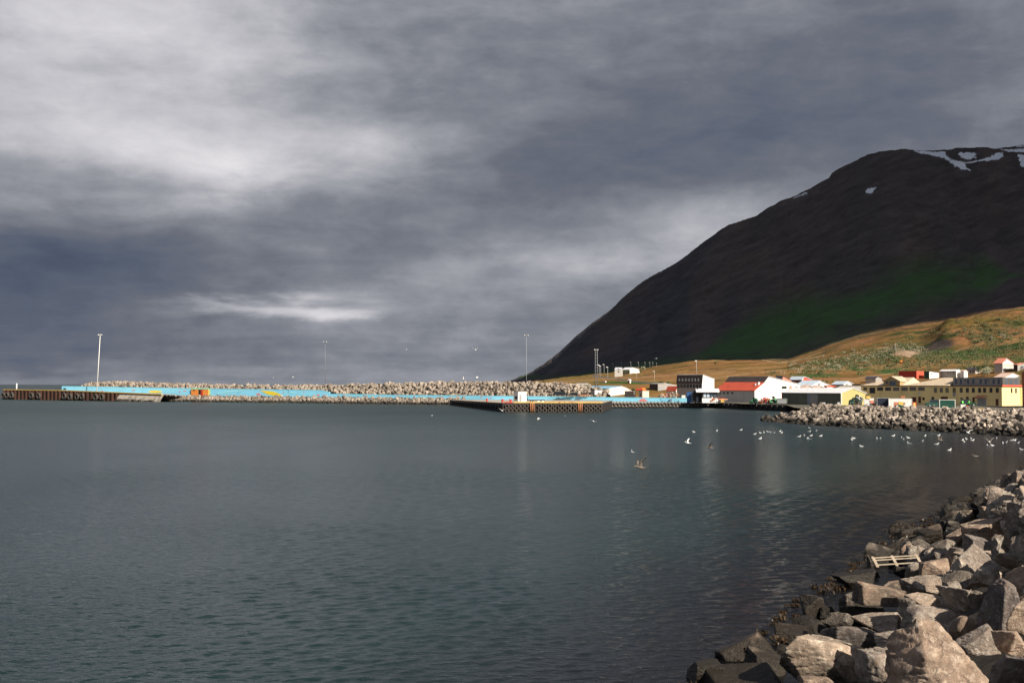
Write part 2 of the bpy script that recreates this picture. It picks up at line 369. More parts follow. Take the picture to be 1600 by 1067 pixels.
# ------------------------------------------------------------------ the line of the painted harbour wall
W0 = Vector((-233, 598, 0)); W1 = Vector((77, 435, 0)); WD = (W1 - W0).normalized(); WN = Vector((WD.y, -WD.x, 0))   # WN points to the viewer
if WN.y > 0: WN = -WN
WANG = math.atan2(WD.y, WD.x)
def wall_s(px, off=0.0):
    """distance along the wall (from W0) where the line offset by off towards the viewer is seen at px"""
    a = (px - 800) / F; o = W0 + WN * off
    return (a * o.y - o.x) / (WD.x - a * WD.y)
def wall_p(px, off=0.0): return W0 + WN * off + WD * wall_s(px, off)

# ------------------------------------------------------------------ mountain and slopes
SIL = [(600, 640), (700, 622), (760, 609), (780, 603.5), (795, 599), (815, 590), (850, 569), (872, 551), (900, 526), (925, 505), (955, 483), (980, 459), (1010, 437), (1030, 425), (1055, 411), (1075, 398),
       (1095, 381), (1108, 371), (1125, 359), (1140, 351), (1165, 343), (1180, 337), (1200, 325), (1218, 314), (1240, 307), (1262, 296), (1275, 288), (1297, 277), (1303, 268), (1315, 260), (1330, 253), (1345, 246),
       (1360, 238), (1380, 234), (1410, 231), (1430, 232), (1445, 234), (1480, 231), (1510, 229.5), (1540, 228.5), (1560, 230), (1580, 228), (1600, 225), (1660, 222), (1800, 215)]
YB = [(600, 640), (780, 604), (795, 599.5), (850, 594), (900, 588), (950, 583), (1000, 576), (1037, 571), (1090, 566), (1160, 563), (1230, 560), (1262, 549), (1337, 526), (1412, 508), (1487, 500), (1545, 489), (1600, 480), (1700, 468), (1800, 455)]
YA = [(600, 640), (780, 607), (850, 603), (950, 602), (1050, 599), (1120, 596), (1200, 592), (1300, 592), (1380, 592), (1430, 592), (1500, 590), (1550, 585), (1600, 577), (1800, 560)]
def ipx(tab, px): return np.interp(px, [t[0] for t in tab], [t[1] for t in tab])
def ridgeY(px): return np.interp(px, [600, 795, 1000, 1200, 1360, 1600, 1800], [4300, 4000, 3600, 3150, 2800, 2550, 2450])
def boundY(px): return np.interp(px, [600, 795, 1000, 1200, 1300, 1450, 1800], [1700, 1600, 1350, 1150, 1080, 1050, 1000])
def startY(px):
    return np.interp(px, [600, 780, 945, 1110, 1160, 1225, 1240, 1290, 1800], [545, 510, 466, 446, 395, 384, 330, 262, 205])
def nearZ(px, Y): return 2.05 + 0 * px
def terrain_z(px, Y):
    px = np.asarray(px, float); Y = np.asarray(Y, float); h_ = HZ + (px - 800) * math.tan(ROLL)
    zA = CAMH + (h_ - ipx(YA, px)) / F * 520; zB = CAMH + (h_ - ipx(YB, px)) / F * boundY(px); zR = CAMH + (h_ - ipx(SIL, px) - fbm(px * .07, px * .011 + 4, 5, .62) * 2.2 * (px > 800)) / F * ridgeY(px)
    base = np.interp(px, [600, 780, 850, 1800], [-6, -3, 2.0, 2.0])
    zA = np.where(px < 850, base + (zA - base) * .4, zA)
    Yf = np.interp(px, [600, 1100, 1250, 1340, 1600, 1800], [470, 470, 440, 425, 402, 395])
    bY = boundY(px); rY = ridgeY(px)
    t1 = np.clip((Y - Yf) / (520 - Yf), 0, 1); z = base + (zA - base) * t1 ** 1.15
    t2 = np.clip((Y - 520) / (bY - 520), 0, 1); z = np.where(Y > 520, zA + (zB - zA) * (t2 ** 1.12), z)
    t3 = np.clip((Y - bY) / (rY - bY), 0, 1); z3 = zB + (zR - zB) * (.55 * t3 + .45 * t3 ** 2); z = np.where(Y > bY, z3, z)
    z = np.where(Y > rY, zR - (Y - rY) * .10, z)
    X = (px - 800) / F * Y; land = np.clip((z - 2.0) / 6, 0, 1)
    # gullies run straight down the slope, hummocks on the lower ground
    w = sstep(0, .45, t3) * (1 - sstep(.9, 1.0, t3)); u = px * .021 + fbm(X * .004, Y * .004, 3) * .8
    z = z + land * w * (fbm(u, Y * .0006 + 3, 5, .6) * 13 + fbm(X * .012, Y * .012, 5, .6) * 6)
    z = z + land * sstep(bY * .55, bY * 1.2, Y) * fbm(X * .011 + 5, Y * .011, 5, .6) * 6 * (1 - .75 * sstep(.86, 1, t3))
    z = z + land * sstep(470, 620, Y) * (1 - sstep(.0, .2, t3)) * fbm(X * .03, Y * .022, 5, .6) * 2.3
    # the old quarry: a rocky bank facing left
    q = sstep(1435, 1490, px) * (1 - sstep(1500, 1700, px)); qy = sstep(700, 800, Y) * (1 - sstep(860, 1040, Y)); z = z + q * qy * (9 + 5 * fbm(X * .05, Y * .05, 4))
    q = sstep(1380, 1400, px) * (1 - sstep(1405, 1440, px)); qy = sstep(640, 690, Y) * (1 - sstep(700, 800, Y)); z = z + q * qy * 3
    return z
def hit(px, py, y0=410, y1=3900):
    Ys = np.linspace(y0, y1, 3500); d = ray(px, py); z = CAMH + d.z / d.y * Ys; t = terrain_z(np.full(3500, px), Ys)
    k = np.argmax(t >= z) if (t >= z).any() else len(Ys) - 1
    Y = Ys[k]; return Vector(((px - 800) / F * Y, Y, t[k]))
def inpoly(px, py, poly):
    c = np.zeros(px.shape, bool); n = len(poly)
    for i in range(n):
        x1, y1 = poly[i]; x2, y2 = poly[(i + 1) % n]
        if y1 == y2: continue
        c ^= ((y1 > py) != (y2 > py)) & (px < (x2 - x1) * (py - y1) / (y2 - y1) + x1)
    return c
def make_terrain():
    nx, ny = 900, 560; pxs = np.linspace(760, 1760, nx); t = np.linspace(0, 1, ny)
    PXg = np.repeat(pxs[None, :], ny, 0); Y0 = startY(PXg)
    T = t[:, None]; Yg = Y0 * (1 - T) + 0
    Yg = Y0 + (520 - Y0) * np.clip(T / .12, 0, 1); bY = boundY(PXg); rY = ridgeY(PXg)
    Yg = np.where(T > .12, 520 + (bY - 520) * np.clip((T - .12) / .40, 0, 1), Yg)
    Yg = np.where(T > .52, bY + (rY - bY) * np.clip((T - .52) / .43, 0, 1), Yg)
    Yg = np.where(T > .95, rY + (T - .95) / .05 * 1800, Yg)
    Z = terrain_z(PXg, Yg); X = (PXg - 800) / F * Yg
    y_img = HZ + (PXg - 800) * math.tan(ROLL) + (CAMH - Z) / Yg * F
    V = np.stack([X, Yg, Z], -1).reshape(-1, 3)
    i = np.arange(ny - 1)[:, None] * nx + np.arange(nx - 1)[None, :]; i = i.ravel(); Fc = np.stack([i, i + 1, i + nx + 1, i + nx], 1)
    # ground colours: dark scree, moss bands, dry grass, snow patches
    n1 = fbm(X * .004, Yg * .003, 5); n2 = fbm(PXg * .02, Yg * .0012, 5); n3 = fbm(X * .02, Yg * .016, 6, .6); n4 = fbm(X * .05 + 30, Yg * .02, 5, .6)
    rock = np.array([.064, .053, .050]); rock2 = np.array([.044, .044, .050]); warm = np.array([.105, .072, .058])
    c = rock[None, None] * np.ones(PXg.shape + (1,))
    lf = sstep(1250, 950, PXg)[..., None]; c = c * (1 - lf) + rock2 * lf
    k = np.clip(n2 * 1.6 + .3, 0, 1)[..., None] * .5; c = c * (1 - k) + warm * k
    c = c * (1 + .18 * n3[..., None])
    dg = fbm(PXg * .05 + y_img * .05, (y_img + PXg * .34) * .17, 5, .6); c = c * (1 + .45 * dg[..., None])
    # moss
    def band(pts, w, px=PXg, yy=y_img):
        yc = np.interp(px, [p[0] for p in pts], [p[1] for p in pts]); ww = np.interp(px, [p[0] for p in pts], [p[2] for p in pts]); return np.clip(1.25 - np.abs(yy - yc) / ww * w, 0, 1)
    moss = band([(900, 585, 2), (1090, 560, 9), (1200, 522, 50), (1330, 484, 56), (1450, 440, 44), (1540, 430, 34), (1580, 430, 5), (1600, 430, 2)], 1.0)
    moss = moss * sstep(1040, 1120, PXg) * np.clip(.8 + n1 * .9 + n2 * .6 + n3 * .35, 0, 1)
    moss2 = band([(900, 588, 3), (1040, 566, 10), (1150, 556, 14), (1240, 552, 10), (1300, 552, 1)], 1.) * .9
    moss = np.clip(np.maximum(moss, moss2 * np.clip(.7 + n3, 0, 1)) * (1.0 + .8 * dg), 0, 1)[..., None] * .95
    c = c * (1 - moss) + np.array([.042, .094, .028]) * moss
    c = c * (1 + .25 * n4[..., None]) * 1.22
    # the dry slopes over the town
    low = sstep(1.03, .97, Yg / (bY * np.where(PXg > 1240, 1.0, .99)) + .02 * n3)[..., None]
    dry = np.array([.34, .175, .062]); olive = np.array([.17, .125, .035]); green = np.array([.055, .085, .022]); red = np.array([.38, .17, .085]); str_ = np.array([.36, .235, .10])
    g = dry[None, None] * np.ones(PXg.shape + (1,))
    s1 = fbm(X * .006 + 9, Yg * .022, 5, .6); s2 = fbm(X * .012 + 2, Yg * .03 + 7, 5, .6); s3 = fbm(X * .016 + 40, Yg * .012 + 3, 5, .65)
    def over(g, mk, col): mk = np.clip(mk, 0, 1)[..., None]; return g * (1 - mk) + np.array(col) * mk
    g = over(g, s1 * 2.2, red); g = over(g, s2 * 3.0 + .15, olive); g = over(g, -s2 * 2.5 - .15, str_)
    hillgreen = sstep(1180, 1420, PXg) * sstep(585, 560, y_img); g = over(g, hillgreen * (s3 * 3.4 + .02), green)
    g = over(g, (s3 * -3 - .55) * .8, [.09, .065, .04])
    g = over(g, sstep(1050, 900, PXg) * .55, [.24, .18, .055]); g = g * .62
    for (a, b_, wpx, wpy) in [(1272, 586, 40, 3.0), (1400, 580, 36, 5), (1340, 577, 28, 2.5), (1520, 553, 60, 7), (1452, 552, 26, 4), (1510, 560, 70, 4), (985, 598, 60, 2.5), (1590, 560, 30, 5)]:
        g = over(g, (1.4 - ((PXg - a) / wpx) ** 2 - ((y_img - b_) / wpy) ** 2 + s2), [.04, .085, .02])
    # bare rock of the quarry banks
    g = over(g, 1.5 - ((PXg - 1475) / 42) ** 2 - ((y_img - 537 + (PXg - 1475) * .08) / 10) ** 2 + n4 * 3.2, [.05, .040, .038])
    g = over(g, (.6 - ((PXg - 1415) / 30) ** 2 - ((y_img - 552) / 8) ** 2 + n4 * 5) * .6, [.30, .21, .15])
    # tracks and the road up the valley
    for pts in ([(925, 587), (950, 590), (975, 594), (1010, 598), (1040, 600)], ):
        yc = np.interp(PXg, [p[0] for p in pts], [p[1] for p in pts]); g = over(g, (1.5 - np.abs(y_img - yc) / .9) * ((PXg > 925) & (PXg < 1040)), [.10, .095, .10])
    for pts in ([(1180, 560), (1215, 567), (1245, 563), (1290, 555)], [(1110, 592), (1160, 585), (1240, 576), (1330, 578)], [(1340, 590), (1400, 583), (1440, 566), (1520, 540), (1600, 520)], [(860, 597), (1000, 589), (1150, 580)]):
        yc = np.interp(PXg, [p[0] for p in pts], [p[1] for p in pts]) + s1 * 2; g = over(g, (1.2 - np.abs(y_img - yc) / .8) * ((PXg > pts[0][0]) & (PXg < pts[-1][0])) * .6, [.36, .25, .15])
    c = c * (1 - low) + g * low
    # harbour apron
    ap = (sstep(470, 440, Yg) * (PXg > 1100) + 0.0)[..., None]; c = c * (1 - ap) + np.array([.13, .12, .10]) * ap
    # snow
    snow = [[(1429, 233), (1445, 235), (1478, 235), (1482, 240), (1492, 248), (1510, 251), (1518, 266), (1498, 259), (1488, 250), (1476, 245), (1455, 239), (1440, 238)],
            [(1502, 237), (1528, 236), (1529, 244), (1518, 248), (1508, 243), (1502, 240)], [(1509, 252), (1535, 248), (1553, 244), (1560, 237), (1575, 237), (1572, 243), (1560, 248), (1535, 250), (1512, 254)],
            [(1560, 229.5), (1580, 231.5), (1600, 230), (1640, 228), (1640, 233), (1600, 236), (1578, 234)], [(1597, 240), (1612, 240), (1612, 262), (1600, 258)],
            [(1354, 300), (1357, 294), (1375, 291), (1368, 296), (1362, 301)], [(1238, 309), (1262, 299), (1265, 300), (1250, 306)], [(1588, 226), (1640, 222), (1640, 224), (1600, 227)]]
    wx = fbm(PXg * .15, y_img * .2, 5, .7) * 6.5; wy = fbm(PXg * .15 + 50, y_img * .2, 5, .7) * 2.6
    sn = np.zeros(PXg.shape, bool)
    for po in snow: sn |= inpoly(PXg + wx, y_img + wy * (PXg > 1420), po)
    sn &= Yg > 1800
    c = np.where(sn[..., None], np.array([.82, .84, .88]), c)
    st = inpoly(PXg + wx * .5, y_img, [(1598, 405), (1603, 405), (1575, 470), (1560, 470)])   # a thin stream scar
    c = np.clip(c, .006, .9); rgba = np.concatenate([c, np.ones(c.shape[:2] + (1,))], -1).reshape(-1, 4)
    me = np_mesh('hills', V, Fc, terrain_mat(), True, {'tint': rgba})
    o = bpy.data.objects.new('hills', me); link(o); tag(o, kind='structure')
make_terrain()

# ------------------------------------------------------------------ the cloud whose shadow lies on the mountain
def make_cloud():
    H = 1500.; pxs = np.linspace(640, 1900, 90); nj = 26; near = []
    for p_ in pxs:
        Y = float(boundY(min(p_, 1800))) * (1.0 if p_ > 1240 else .99); z = float(terrain_z(min(p_, 1760), Y)); X = (p_ - 800) / F * Y
        t = (H - z) / SUN.z; near.append((X + SUN.x * t, Y + SUN.y * t))
    near = np.array(near); far = near + np.array([500., 4300.]) * 1.0
    top = []; bot = []
    for j in range(nj):
        s = j / (nj - 1); q = near * (1 - s) + far * s; th = 90 * math.sin(math.pi * min(1, s * 1.6 + .0) * .5) ** .6 * (1 - s ** 6) + 0.5
        nz = fbm(q[:, 0] * .004, q[:, 1] * .004, 4); e = np.minimum(1, np.minimum(np.arange(90), np.arange(90)[::-1]) / 6.)
        thk = th * (1 + .6 * nz) * (e + .01)
        top.append(np.column_stack([q, H + thk * 1.3])); bot.append(np.column_stack([q, H - thk * .0 + 10 * nz * min(1, s * 6)]))
    V = np.concatenate([np.concatenate(top), np.concatenate(bot)]); n = 90; o_ = n * nj; Fs = []
    for j in range(nj - 1):
        for i in range(n - 1):
            a = j * n + i; Fs.append((a, a + 1, a + n + 1, a + n)); Fs.append((o_ + a, o_ + a + n, o_ + a + n + 1, o_ + a + 1))
    for i in range(n - 1):
        Fs.append((i, o_ + i, o_ + i + 1, i + 1)); a = (nj - 1) * n + i; Fs.append((a, a + 1, o_ + a + 1, o_ + a))
    for j in range(nj - 1):
        a = j * n; Fs.append((a, a + n, o_ + a + n, o_ + a)); a = j * n + n - 1; Fs.append((a, o_ + a, o_ + a + n, a + n))
    me = np_mesh('cloud', V, Fs, paint('cloud_grey', (.75, .76, .8), 1., .05, .002, 0), True)
    o = bpy.data.objects.new('cloud', me); link(o); tag(o, kind='structure')
make_cloud()

# ------------------------------------------------------------------ rocks
def ico(sub):
    bm = bmesh.new(); bmesh.ops.create_icosphere(bm, subdivisions=sub, radius=1)
    v = np.array([q.co[:] for q in bm.verts]); f = np.array([[q.index for q in p.verts] for p in bm.faces]); bm.free(); return v, f
_IC = {k: ico(k) for k in (2, 3, 6)}
def rock_shape(seed, sub, dims=(1, .8, .7), planes=None, rough=.05, p=26, cuts=7, jit=.25):
    """split granite block: a convex solid bounded by planes, chipped and roughened"""
    r = np.random.default_rng(seed); D, Fc = _IC[sub]; ns = []; ds = []
    if planes is None:
        for a in range(3):
            for s in (-1, 1):
                n = np.zeros(3); n[a] = s; n += r.normal(0, jit, 3); ns.append(n / np.linalg.norm(n)); ds.append(dims[a] * r.uniform(.85, 1.1))
        for k in range(cuts):
            n = r.normal(0, 1, 3); n /= np.linalg.norm(n); ns.append(n); ds.append(np.sqrt(((n * np.array(dims)) ** 2).sum()) * r.uniform(.88, 1.12))
    else:
        for n, d in planes: n = np.array(n, float); ns.append(n / np.linalg.norm(n)); ds.append(d)
    ns = np.array(ns); ds = np.array(ds); q = np.maximum(D @ ns.T, 0) / ds; rad = (q ** p).sum(1) ** (-1 / p)
    V = D * rad[:, None]
    if sub >= 3:
        o = r.uniform(0, 90, 3)
        a = fbm(V[:, 0] * 1.7 + o[0], V[:, 1] * 1.7 + V[:, 2] * 1.3 + o[1], 5, .55) + fbm(V[:, 2] * 1.9 + o[2], V[:, 0] * 1.2 - V[:, 1] * 1.6 + o[0], 5, .55)
        led = np.abs(fbm(V[:, 0] * 1.1 + o[1], V[:, 2] * 3.2 + V[:, 1] * .8 + o[2], 4, .6))       # ledges and fractures
        V = V * (1 + rough * .55 * a - rough * .9 * np.clip(.10 - led, 0, 1) / .10)[:, None]
        if sub >= 6:
            b = fbm(V[:, 0] * 9 + o[0], V[:, 1] * 9 + V[:, 2] * 6, 3, .6) + fbm(V[:, 2] * 9 + o[0], V[:, 0] * 9 + V[:, 1] * 6, 3, .6)
            c_ = fbm(V[:, 0] * 22 + o[1], V[:, 1] * 22 + V[:, 2] * 15, 2, .6); V = V * (1 + rough * .22 * b + rough * .08 * c_)[:, None]
    return V, Fc
SHX = [(-80, -42), (-30, -22), (0, -8.5), (31, 5.2), (44, 11.6), (63, 21.5), (84, 33.5), (110, 49.5), (135, 68), (150, 100)]
def shoreX(Y): return np.interp(Y, [a for a, b in SHX], [b for a, b in SHX])
def bank_z(X, Y): return np.clip(-.55 + (X - shoreX(Y)) * .90 * np.interp(Y, [35, 70], [.54, .43]), -3, 6.2)
m_shore = rock_mat('shore_granite', (.41, .325, .265), (.19, .16, .135), (.56, .50, .43))
m_far = rock_mat('armour_granite', (.32, .262, .21), (.17, .14, .115), (.53, .47, .40), True, .35, False)
m_gravel = rock_mat('gravel', (.06, .05, .043), (.03, .025, .02), (.09, .08, .07), True, .8, True)

def make_banks():
    # the bank under the foreground boulders, one sheet
    Ys = np.linspace(-60, 150, 180); us = np.linspace(-8, 40, 60); U, Yg = np.meshgrid(us, Ys); X = shoreX(Yg) + U
    Z = bank_z(X, Yg) - 1.15 + fbm(X * .6, Yg * .6, 4) * .3
    i = np.arange(179)[:, None] * 60 + np.arange(59)[None, :]; i = i.ravel()
    me = np_mesh('shore_bank', np.stack([X, Yg, Z], -1).reshape(-1, 3), np.stack([i, i + 1, i + 61, i + 60], 1), m_gravel)
    tag(link(bpy.data.objects.new('shore_bank', me)), kind='structure')
make_banks()

PROTO = []
def protos():
    for k in range(16):
        r = np.random.default_rng(100 + k); dims = (1, r.uniform(.62, .9), r.uniform(.45, .75))
        V, Fc = rock_shape(200 + k, 6 if k < 12 else 6, dims, rough=.06, p=[48, 24, 70][k % 3], cuts=5 + k % 5)
        me = np_mesh('boulder', V, Fc, m_shore); PROTO.append(me)
protos()
HERO = [ # label, crop centre / size of the photo's bottom right quarter, lift, rotation, mesh seed or None
    ('huge pale orange granite boulder with a pointed top in the bottom right foreground', 1265, 1010, 560, 400, 'peak'),
    ('big dark grey boulder with a lumpy top left of the huge pointed boulder', 975, 1000, 250, 220, 5),
    ('large rough dark grey boulder with a lit right shoulder right of the pale blocks', 690, 935, 370, 220, 3),
    ('small pale squared block resting on the flat pale slab near the water', 430, 968, 170, 105, 'block'),
    ('flat pale grey slab at the bottom edge beside the water', 330, 1050, 330, 110, 'slab'),
    ('smooth brown wet slab leaning by the water behind the pale block', 355, 915, 270, 130, 'slab2'),
    ('broad brown boulder with a flat face and weed on its water side', 835, 705, 270, 150, 8),
    ('tall pale boulder standing at the right edge above a dark hollow', 1520, 680, 190, 190, 'tall'),
    ('grey brown flat topped boulder right below the wooden pallet', 1150, 612, 190, 85, 1),
    ('grey brown boulder just right of the wooden pallet', 1190, 535, 140, 80, 2),
    ('rounded brown boulder at the water edge beyond the wooden pallet', 1180, 392, 135, 80, 6),
    ('large boulder half in shadow behind the square pale block', 1420, 362, 200, 110, 9),
    ('square pale block set in front of the half shaded boulder', 1395, 440, 110, 85, 'block'),
    ('whitish upright boulder near the water further up the shore', 1440, 290, 75, 75, 4),
    ('small tan boulder in dark weed at the water edge', 1355, 285, 70, 48, 7),
    ('pinkish flat boulder between the dark boulder and the pointed one', 1055, 878, 250, 115, 10),
    ('brown pink boulder with a pale chip behind the rough dark boulder', 820, 845, 230, 120, 11),
    ('egg shaped smooth boulder leaning over the pointed boulder', 1325, 800, 80, 100, 'egg'),
    ('brown boulder with a flat side right of the egg shaped one', 1390, 875, 180, 120, 0),
    ('long pinkish boulder lying across behind the pointed boulder', 1205, 762, 250, 95, 'long'),
    ('grey boulder with a weathered hollow above the long pinkish one', 1170, 692, 180, 85, 3),
    ('long pale slab sloping down beside the broad brown boulder', 980, 662, 250, 85, 'slab3'),
    ('sharp wedge of rock pointing up at the left end of the pallet', 915, 545, 95, 110, 'wedge'),
    ('small grey brown boulder under the middle of the pallet', 1030, 552, 80, 58, 6),
    ('low grey boulder in front of the sharp wedge', 1015, 622, 130, 52, 2),
    ('grey boulder near the right edge above the dark bottom boulder', 1545, 870, 130, 110, 5),
    ('dark grey boulder in the bottom right corner', 1560, 1000, 190, 190, 8),
    ('brown boulder cut by the bottom edge between slab and pointed boulder', 650, 1062, 200, 60, 9),
    ('flat brown boulder in the shade above the pinkish one', 955, 775, 230, 75, 10),
    ('dark flat boulder at the water edge left of the wedge', 850, 592, 220, 70, 7),
    ('long pinkish grey boulder at the right edge below the square block', 1400, 492, 180, 66, 11),
    ('grey boulder at the right edge level with the square block', 1540, 495, 150, 70, 1),
    ('brown boulder left of the square pale block', 1300, 480, 110, 90, 4),
    ('dark wet boulder behind the rough dark grey boulder', 540, 838, 150, 75, 0),
    ('weed covered dark boulder left of the broad brown one', 640, 712, 110, 120, 2),
    ('black weed covered boulder in the water at the bottom left of the shore', 165, 1010, 170, 130, 6),
    ('small pale stone wedged above the pale squared block', 515, 908, 80, 38, 7),
    ('pale tan boulder leaning on the half shaded boulder', 1300, 408, 90, 90, 5),
    ('shaded boulder against the right edge behind the square block', 1560, 352, 110, 70, 3),
]
HPOS = []
def bank_hit(px, py, lift=0.):
    d = ray(px, py); Y = np.linspace(6, 150, 4000); z = CAMH + d.z / d.y * Y; X = d.x / d.y * Y; s = np.maximum(bank_z(X, Y) - .3, 0) + lift
    k = np.argmax(s >= z); return Vector((X[k], Y[k], z[k]))
SPECIAL = {
    'peak': dict(planes=[((-.80, -.35, .38), .80), ((.78, -.20, .62), .56), ((-.05, -.72, .62), .70), ((.2, .75, .5), .62), ((0, 0, -1), .7), ((-.3, .9, .1), .8), ((.95, .2, .0), 1.05), ((-1, 0, -.1), .85), ((.45, -.8, .3), .82), ((-.55, -.8, .1), .85), ((.25, -.1, .97), 1.02)], rough=.06, p=60),
    'block': dict(planes=[((-.93, -.35, .1), .62), ((.95, .1, .15), .78), ((-.15, -.9, .3), .48), ((.1, .95, .2), .55), ((.12, -.25, .95), .42), ((0, 0, -1), .45), ((.7, -.6, .2), .78)], rough=.03, p=44),
    'slab': dict(planes=[((-.9, -.2, .1), .95), ((.95, .1, .15), .95), ((-.15, -.9, .3), .75), ((.1, .95, .2), .7), ((-.1, -.25, .95), .20), ((0, 0, -1), .35)], rough=.02, p=44),
    'slab2': dict(planes=[((-.75, -.2, -.5), .85), ((.9, .1, .35), .85), ((-.25, -.75, .55), .24), ((.25, .75, -.4), .3), ((-.35, .1, .9), .42), ((0, 0, -1), .45), ((.6, -.2, .9), .6)], rough=.025, p=36),
    'slab3': dict(planes=[((-.9, -.2, .1), 1.0), ((.95, .1, -.3), .95), ((-.15, -.9, .3), .35), ((.1, .95, .2), .5), ((.2, -.2, .95), .26), ((0, 0, -1), .35)], rough=.035, p=36),
    'tall': dict(planes=[((-.85, -.4, .3), .52), ((.9, -.2, .3), .7), ((-.1, -.95, .25), .55), ((.1, .95, .2), .6), ((.35, -.1, .95), .85), ((-.5, -.1, .9), .82), ((0, 0, -1), .9)], rough=.05, p=32),
    'wedge': dict(planes=[((-.98, -.1, -.1), .35), ((.75, -.2, .62), .34), ((-.1, -.95, .1), .45), ((.1, .95, .2), .4), ((0, 0, -1), .7), ((.1, -.5, .9), .75)], rough=.03, p=36),
    'long': dict(planes=[((-.9, -.1, .2), 1.0), ((.95, .1, .1), 1.0), ((-.1, -.85, .4), .36), ((.1, .95, .2), .4), ((.1, -.1, 1), .34), ((0, 0, -1), .4), ((-.6, -.3, .7), .72)], rough=.06, p=20),
    'egg': dict(planes=None, rough=.008, p=3.2),
}
def hero_rocks():
    for i, (lab, cx, cy, w, h, shp) in enumerate(HERO):
        px = 1050 + cx / 2.909; py = 700 + cy / 2.909; wp = w / 2.909; hp = h / 2.909
        c = bank_hit(px, py + hp * .1, .25); s = c.y / F; wr = wp * s * .5 * 1.10; hr = hp * s * .5 * 1.12
        if isinstance(shp, str):
            sp = SPECIAL[shp]
            if shp == 'egg': V, Fc = rock_shape(31, 6, (1, .8, 1.3), rough=.008, p=7, cuts=3, jit=.05)
            else: V, Fc = rock_shape(300 + i, 6, planes=sp['planes'], rough=sp['rough'], p=sp['p'])
            me = np_mesh('boulder', V, Fc, m_shore); rot = (0, 0, 0)
            if shp == 'egg': rot = (0, R(28), 0)
        else:
            V, Fc = rock_shape(400 + i, 6, (1, .8, .7), rough=.06, p=[48, 24, 70][i % 3], cuts=6)
            me = np_mesh('boulder', V, Fc, m_shore); rot = (0, 0, 0)
        ext = np.abs(V).max(0); sx = wr / ext[0]; sz = hr / ((V[:, 2].max() - V[:, 2].min()) / 2) * 1.05; sy = (sx + sz) / 2
        o = bpy.data.objects.new('boulder', me); link(o); o.scale = (sx, sy, sz); o.rotation_euler = rot
        o.location = (c.x, c.y + wr * .15, c.z - hr * .12)
        tag(o, lab, 'boulder'); HPOS.append((px, py, wp * .5, hp * .5, c.y))
hero_rocks()

STUFF = []     # (prototype, matrix 3x3, location, tone) of the stones past the nearest three hundred
def shore_rocks():
    cand = []; r = random.Random(5)
    for layer, (sp, lo, hi, dz) in enumerate(((1.25, .55, 1.05, .05), (1.05, .26, .5, .1))):
        Y = 9.0
        while Y < 135:
            u = -.9
            while u < 13:
                yy = Y + r.uniform(-.45, .45) * sp; uu = u + r.uniform(-.45, .45) * sp; X = shoreX(yy) + uu; px = 800 + F * X / yy
                if px < 1660 + 900 / yy * (1 if yy < 30 else .5) and not (layer == 2 and yy > 45):
                    sz = r.uniform(lo, hi) * (1.0 if r.random() < .8 else 1.25)
                    z = float(bank_z(X, yy)) + dz * r.uniform(-1.5, 1)
                    ok = sz / yy * F < 78
                    fpy = hz(px) + (CAMH - z) / yy * F; rp = sz / yy * F
                    if fpy - rp * .8 < 1075 and fpy > 1050 and px < 1600: ok = False
                    for (hx, hy, hw, hh, hY) in HPOS:      # keep the ground of the large boulders free
                        kq = (.75 if yy < hY + .5 else .3) if layer == 0 else .35
                        if math.hypot((px - hx) / (hw + rp * kq), (fpy - hy) / (hh + rp * kq)) < .9: ok = False; break
                    if ok: cand.append((sz / yy, X, yy, z, sz, px))
                u += sp
            Y += sp * .95
    cand.sort(reverse=True)
    vis = [c for c in cand if c[5] < 1625 + F * c[4] / c[2]]
    lim = 300 - len(HERO); kk = 0
    for q, X, Y, Z, sz, px in vis:
        if kk < lim:
            o = bpy.data.objects.new('boulder', PROTO[r.randrange(16)]); link(o); o.location = (X, Y, Z)
            o.scale = (sz * r.uniform(.9, 1.15), sz * r.uniform(.8, 1.05), sz * r.uniform(.8, 1.1))
            o.rotation_euler = (r.uniform(-.5, .5), r.uniform(-.5, .5), r.uniform(0, 6.28))
            low = Z < .6
            tag(o, 'angular granite boulder among many alike on the dry bank of the near shore' if not low else 'dark wet granite boulder at the waterline of the near shore', 'boulder', 'boulders of the dry near shore bank' if not low else 'wet boulders along the near waterline'); kk += 1
        else: STUFF.append((r.randrange(12), Euler((r.uniform(-3, 3), r.uniform(-3, 3), r.uniform(0, 6))), (X, Y, Z), sz, r.uniform(.6, 1.1), 'shore'))
    print('boulders', kk, 'stuff', len(STUFF))
shore_rocks()

LOW = {s: [rock_shape(700 + k, s, (1, .78, .66), rough=.07, p=36, cuts=6) for k in range(12)] for s in (2, 3)}
def rock_field(name, items, sub, mat, label, cat):
    Vs = []; Fs = []; T = []; b = 0
    for (k, eul, loc, sz, tone) in items:
        V, Fc = LOW[sub][k]; M = np.array(eul.to_matrix()); q = V * np.array([1, .9, .9]) * sz; q = q @ M.T + np.array(loc)
        Vs.append(q); Fs.append(Fc + b); b += len(V); T.append(np.full(len(V), tone))
    me = np_mesh(name, np.concatenate(Vs), np.concatenate(Fs), mat, False, {'tone': np.concatenate(T)})
    o = bpy.data.objects.new(name, me); link(o); tag(o, label, cat, None, 'stuff'); return o
def rnd_item(r, loc, sz, t0=.55, t1=1.25): return (r.randrange(12), Euler((r.uniform(-3, 3), r.uniform(-3, 3), r.uniform(0, 6))), loc, sz, r.uniform(t0, t1) * (1 if r.random() > .12 else .6))
rock_field('shore_stones', [(a, b, c, d, e) for a, b, c, d, e, f in STUFF], 3, m_far, 'smaller grey brown stones filling the far end of the near shore bank', 'stones')

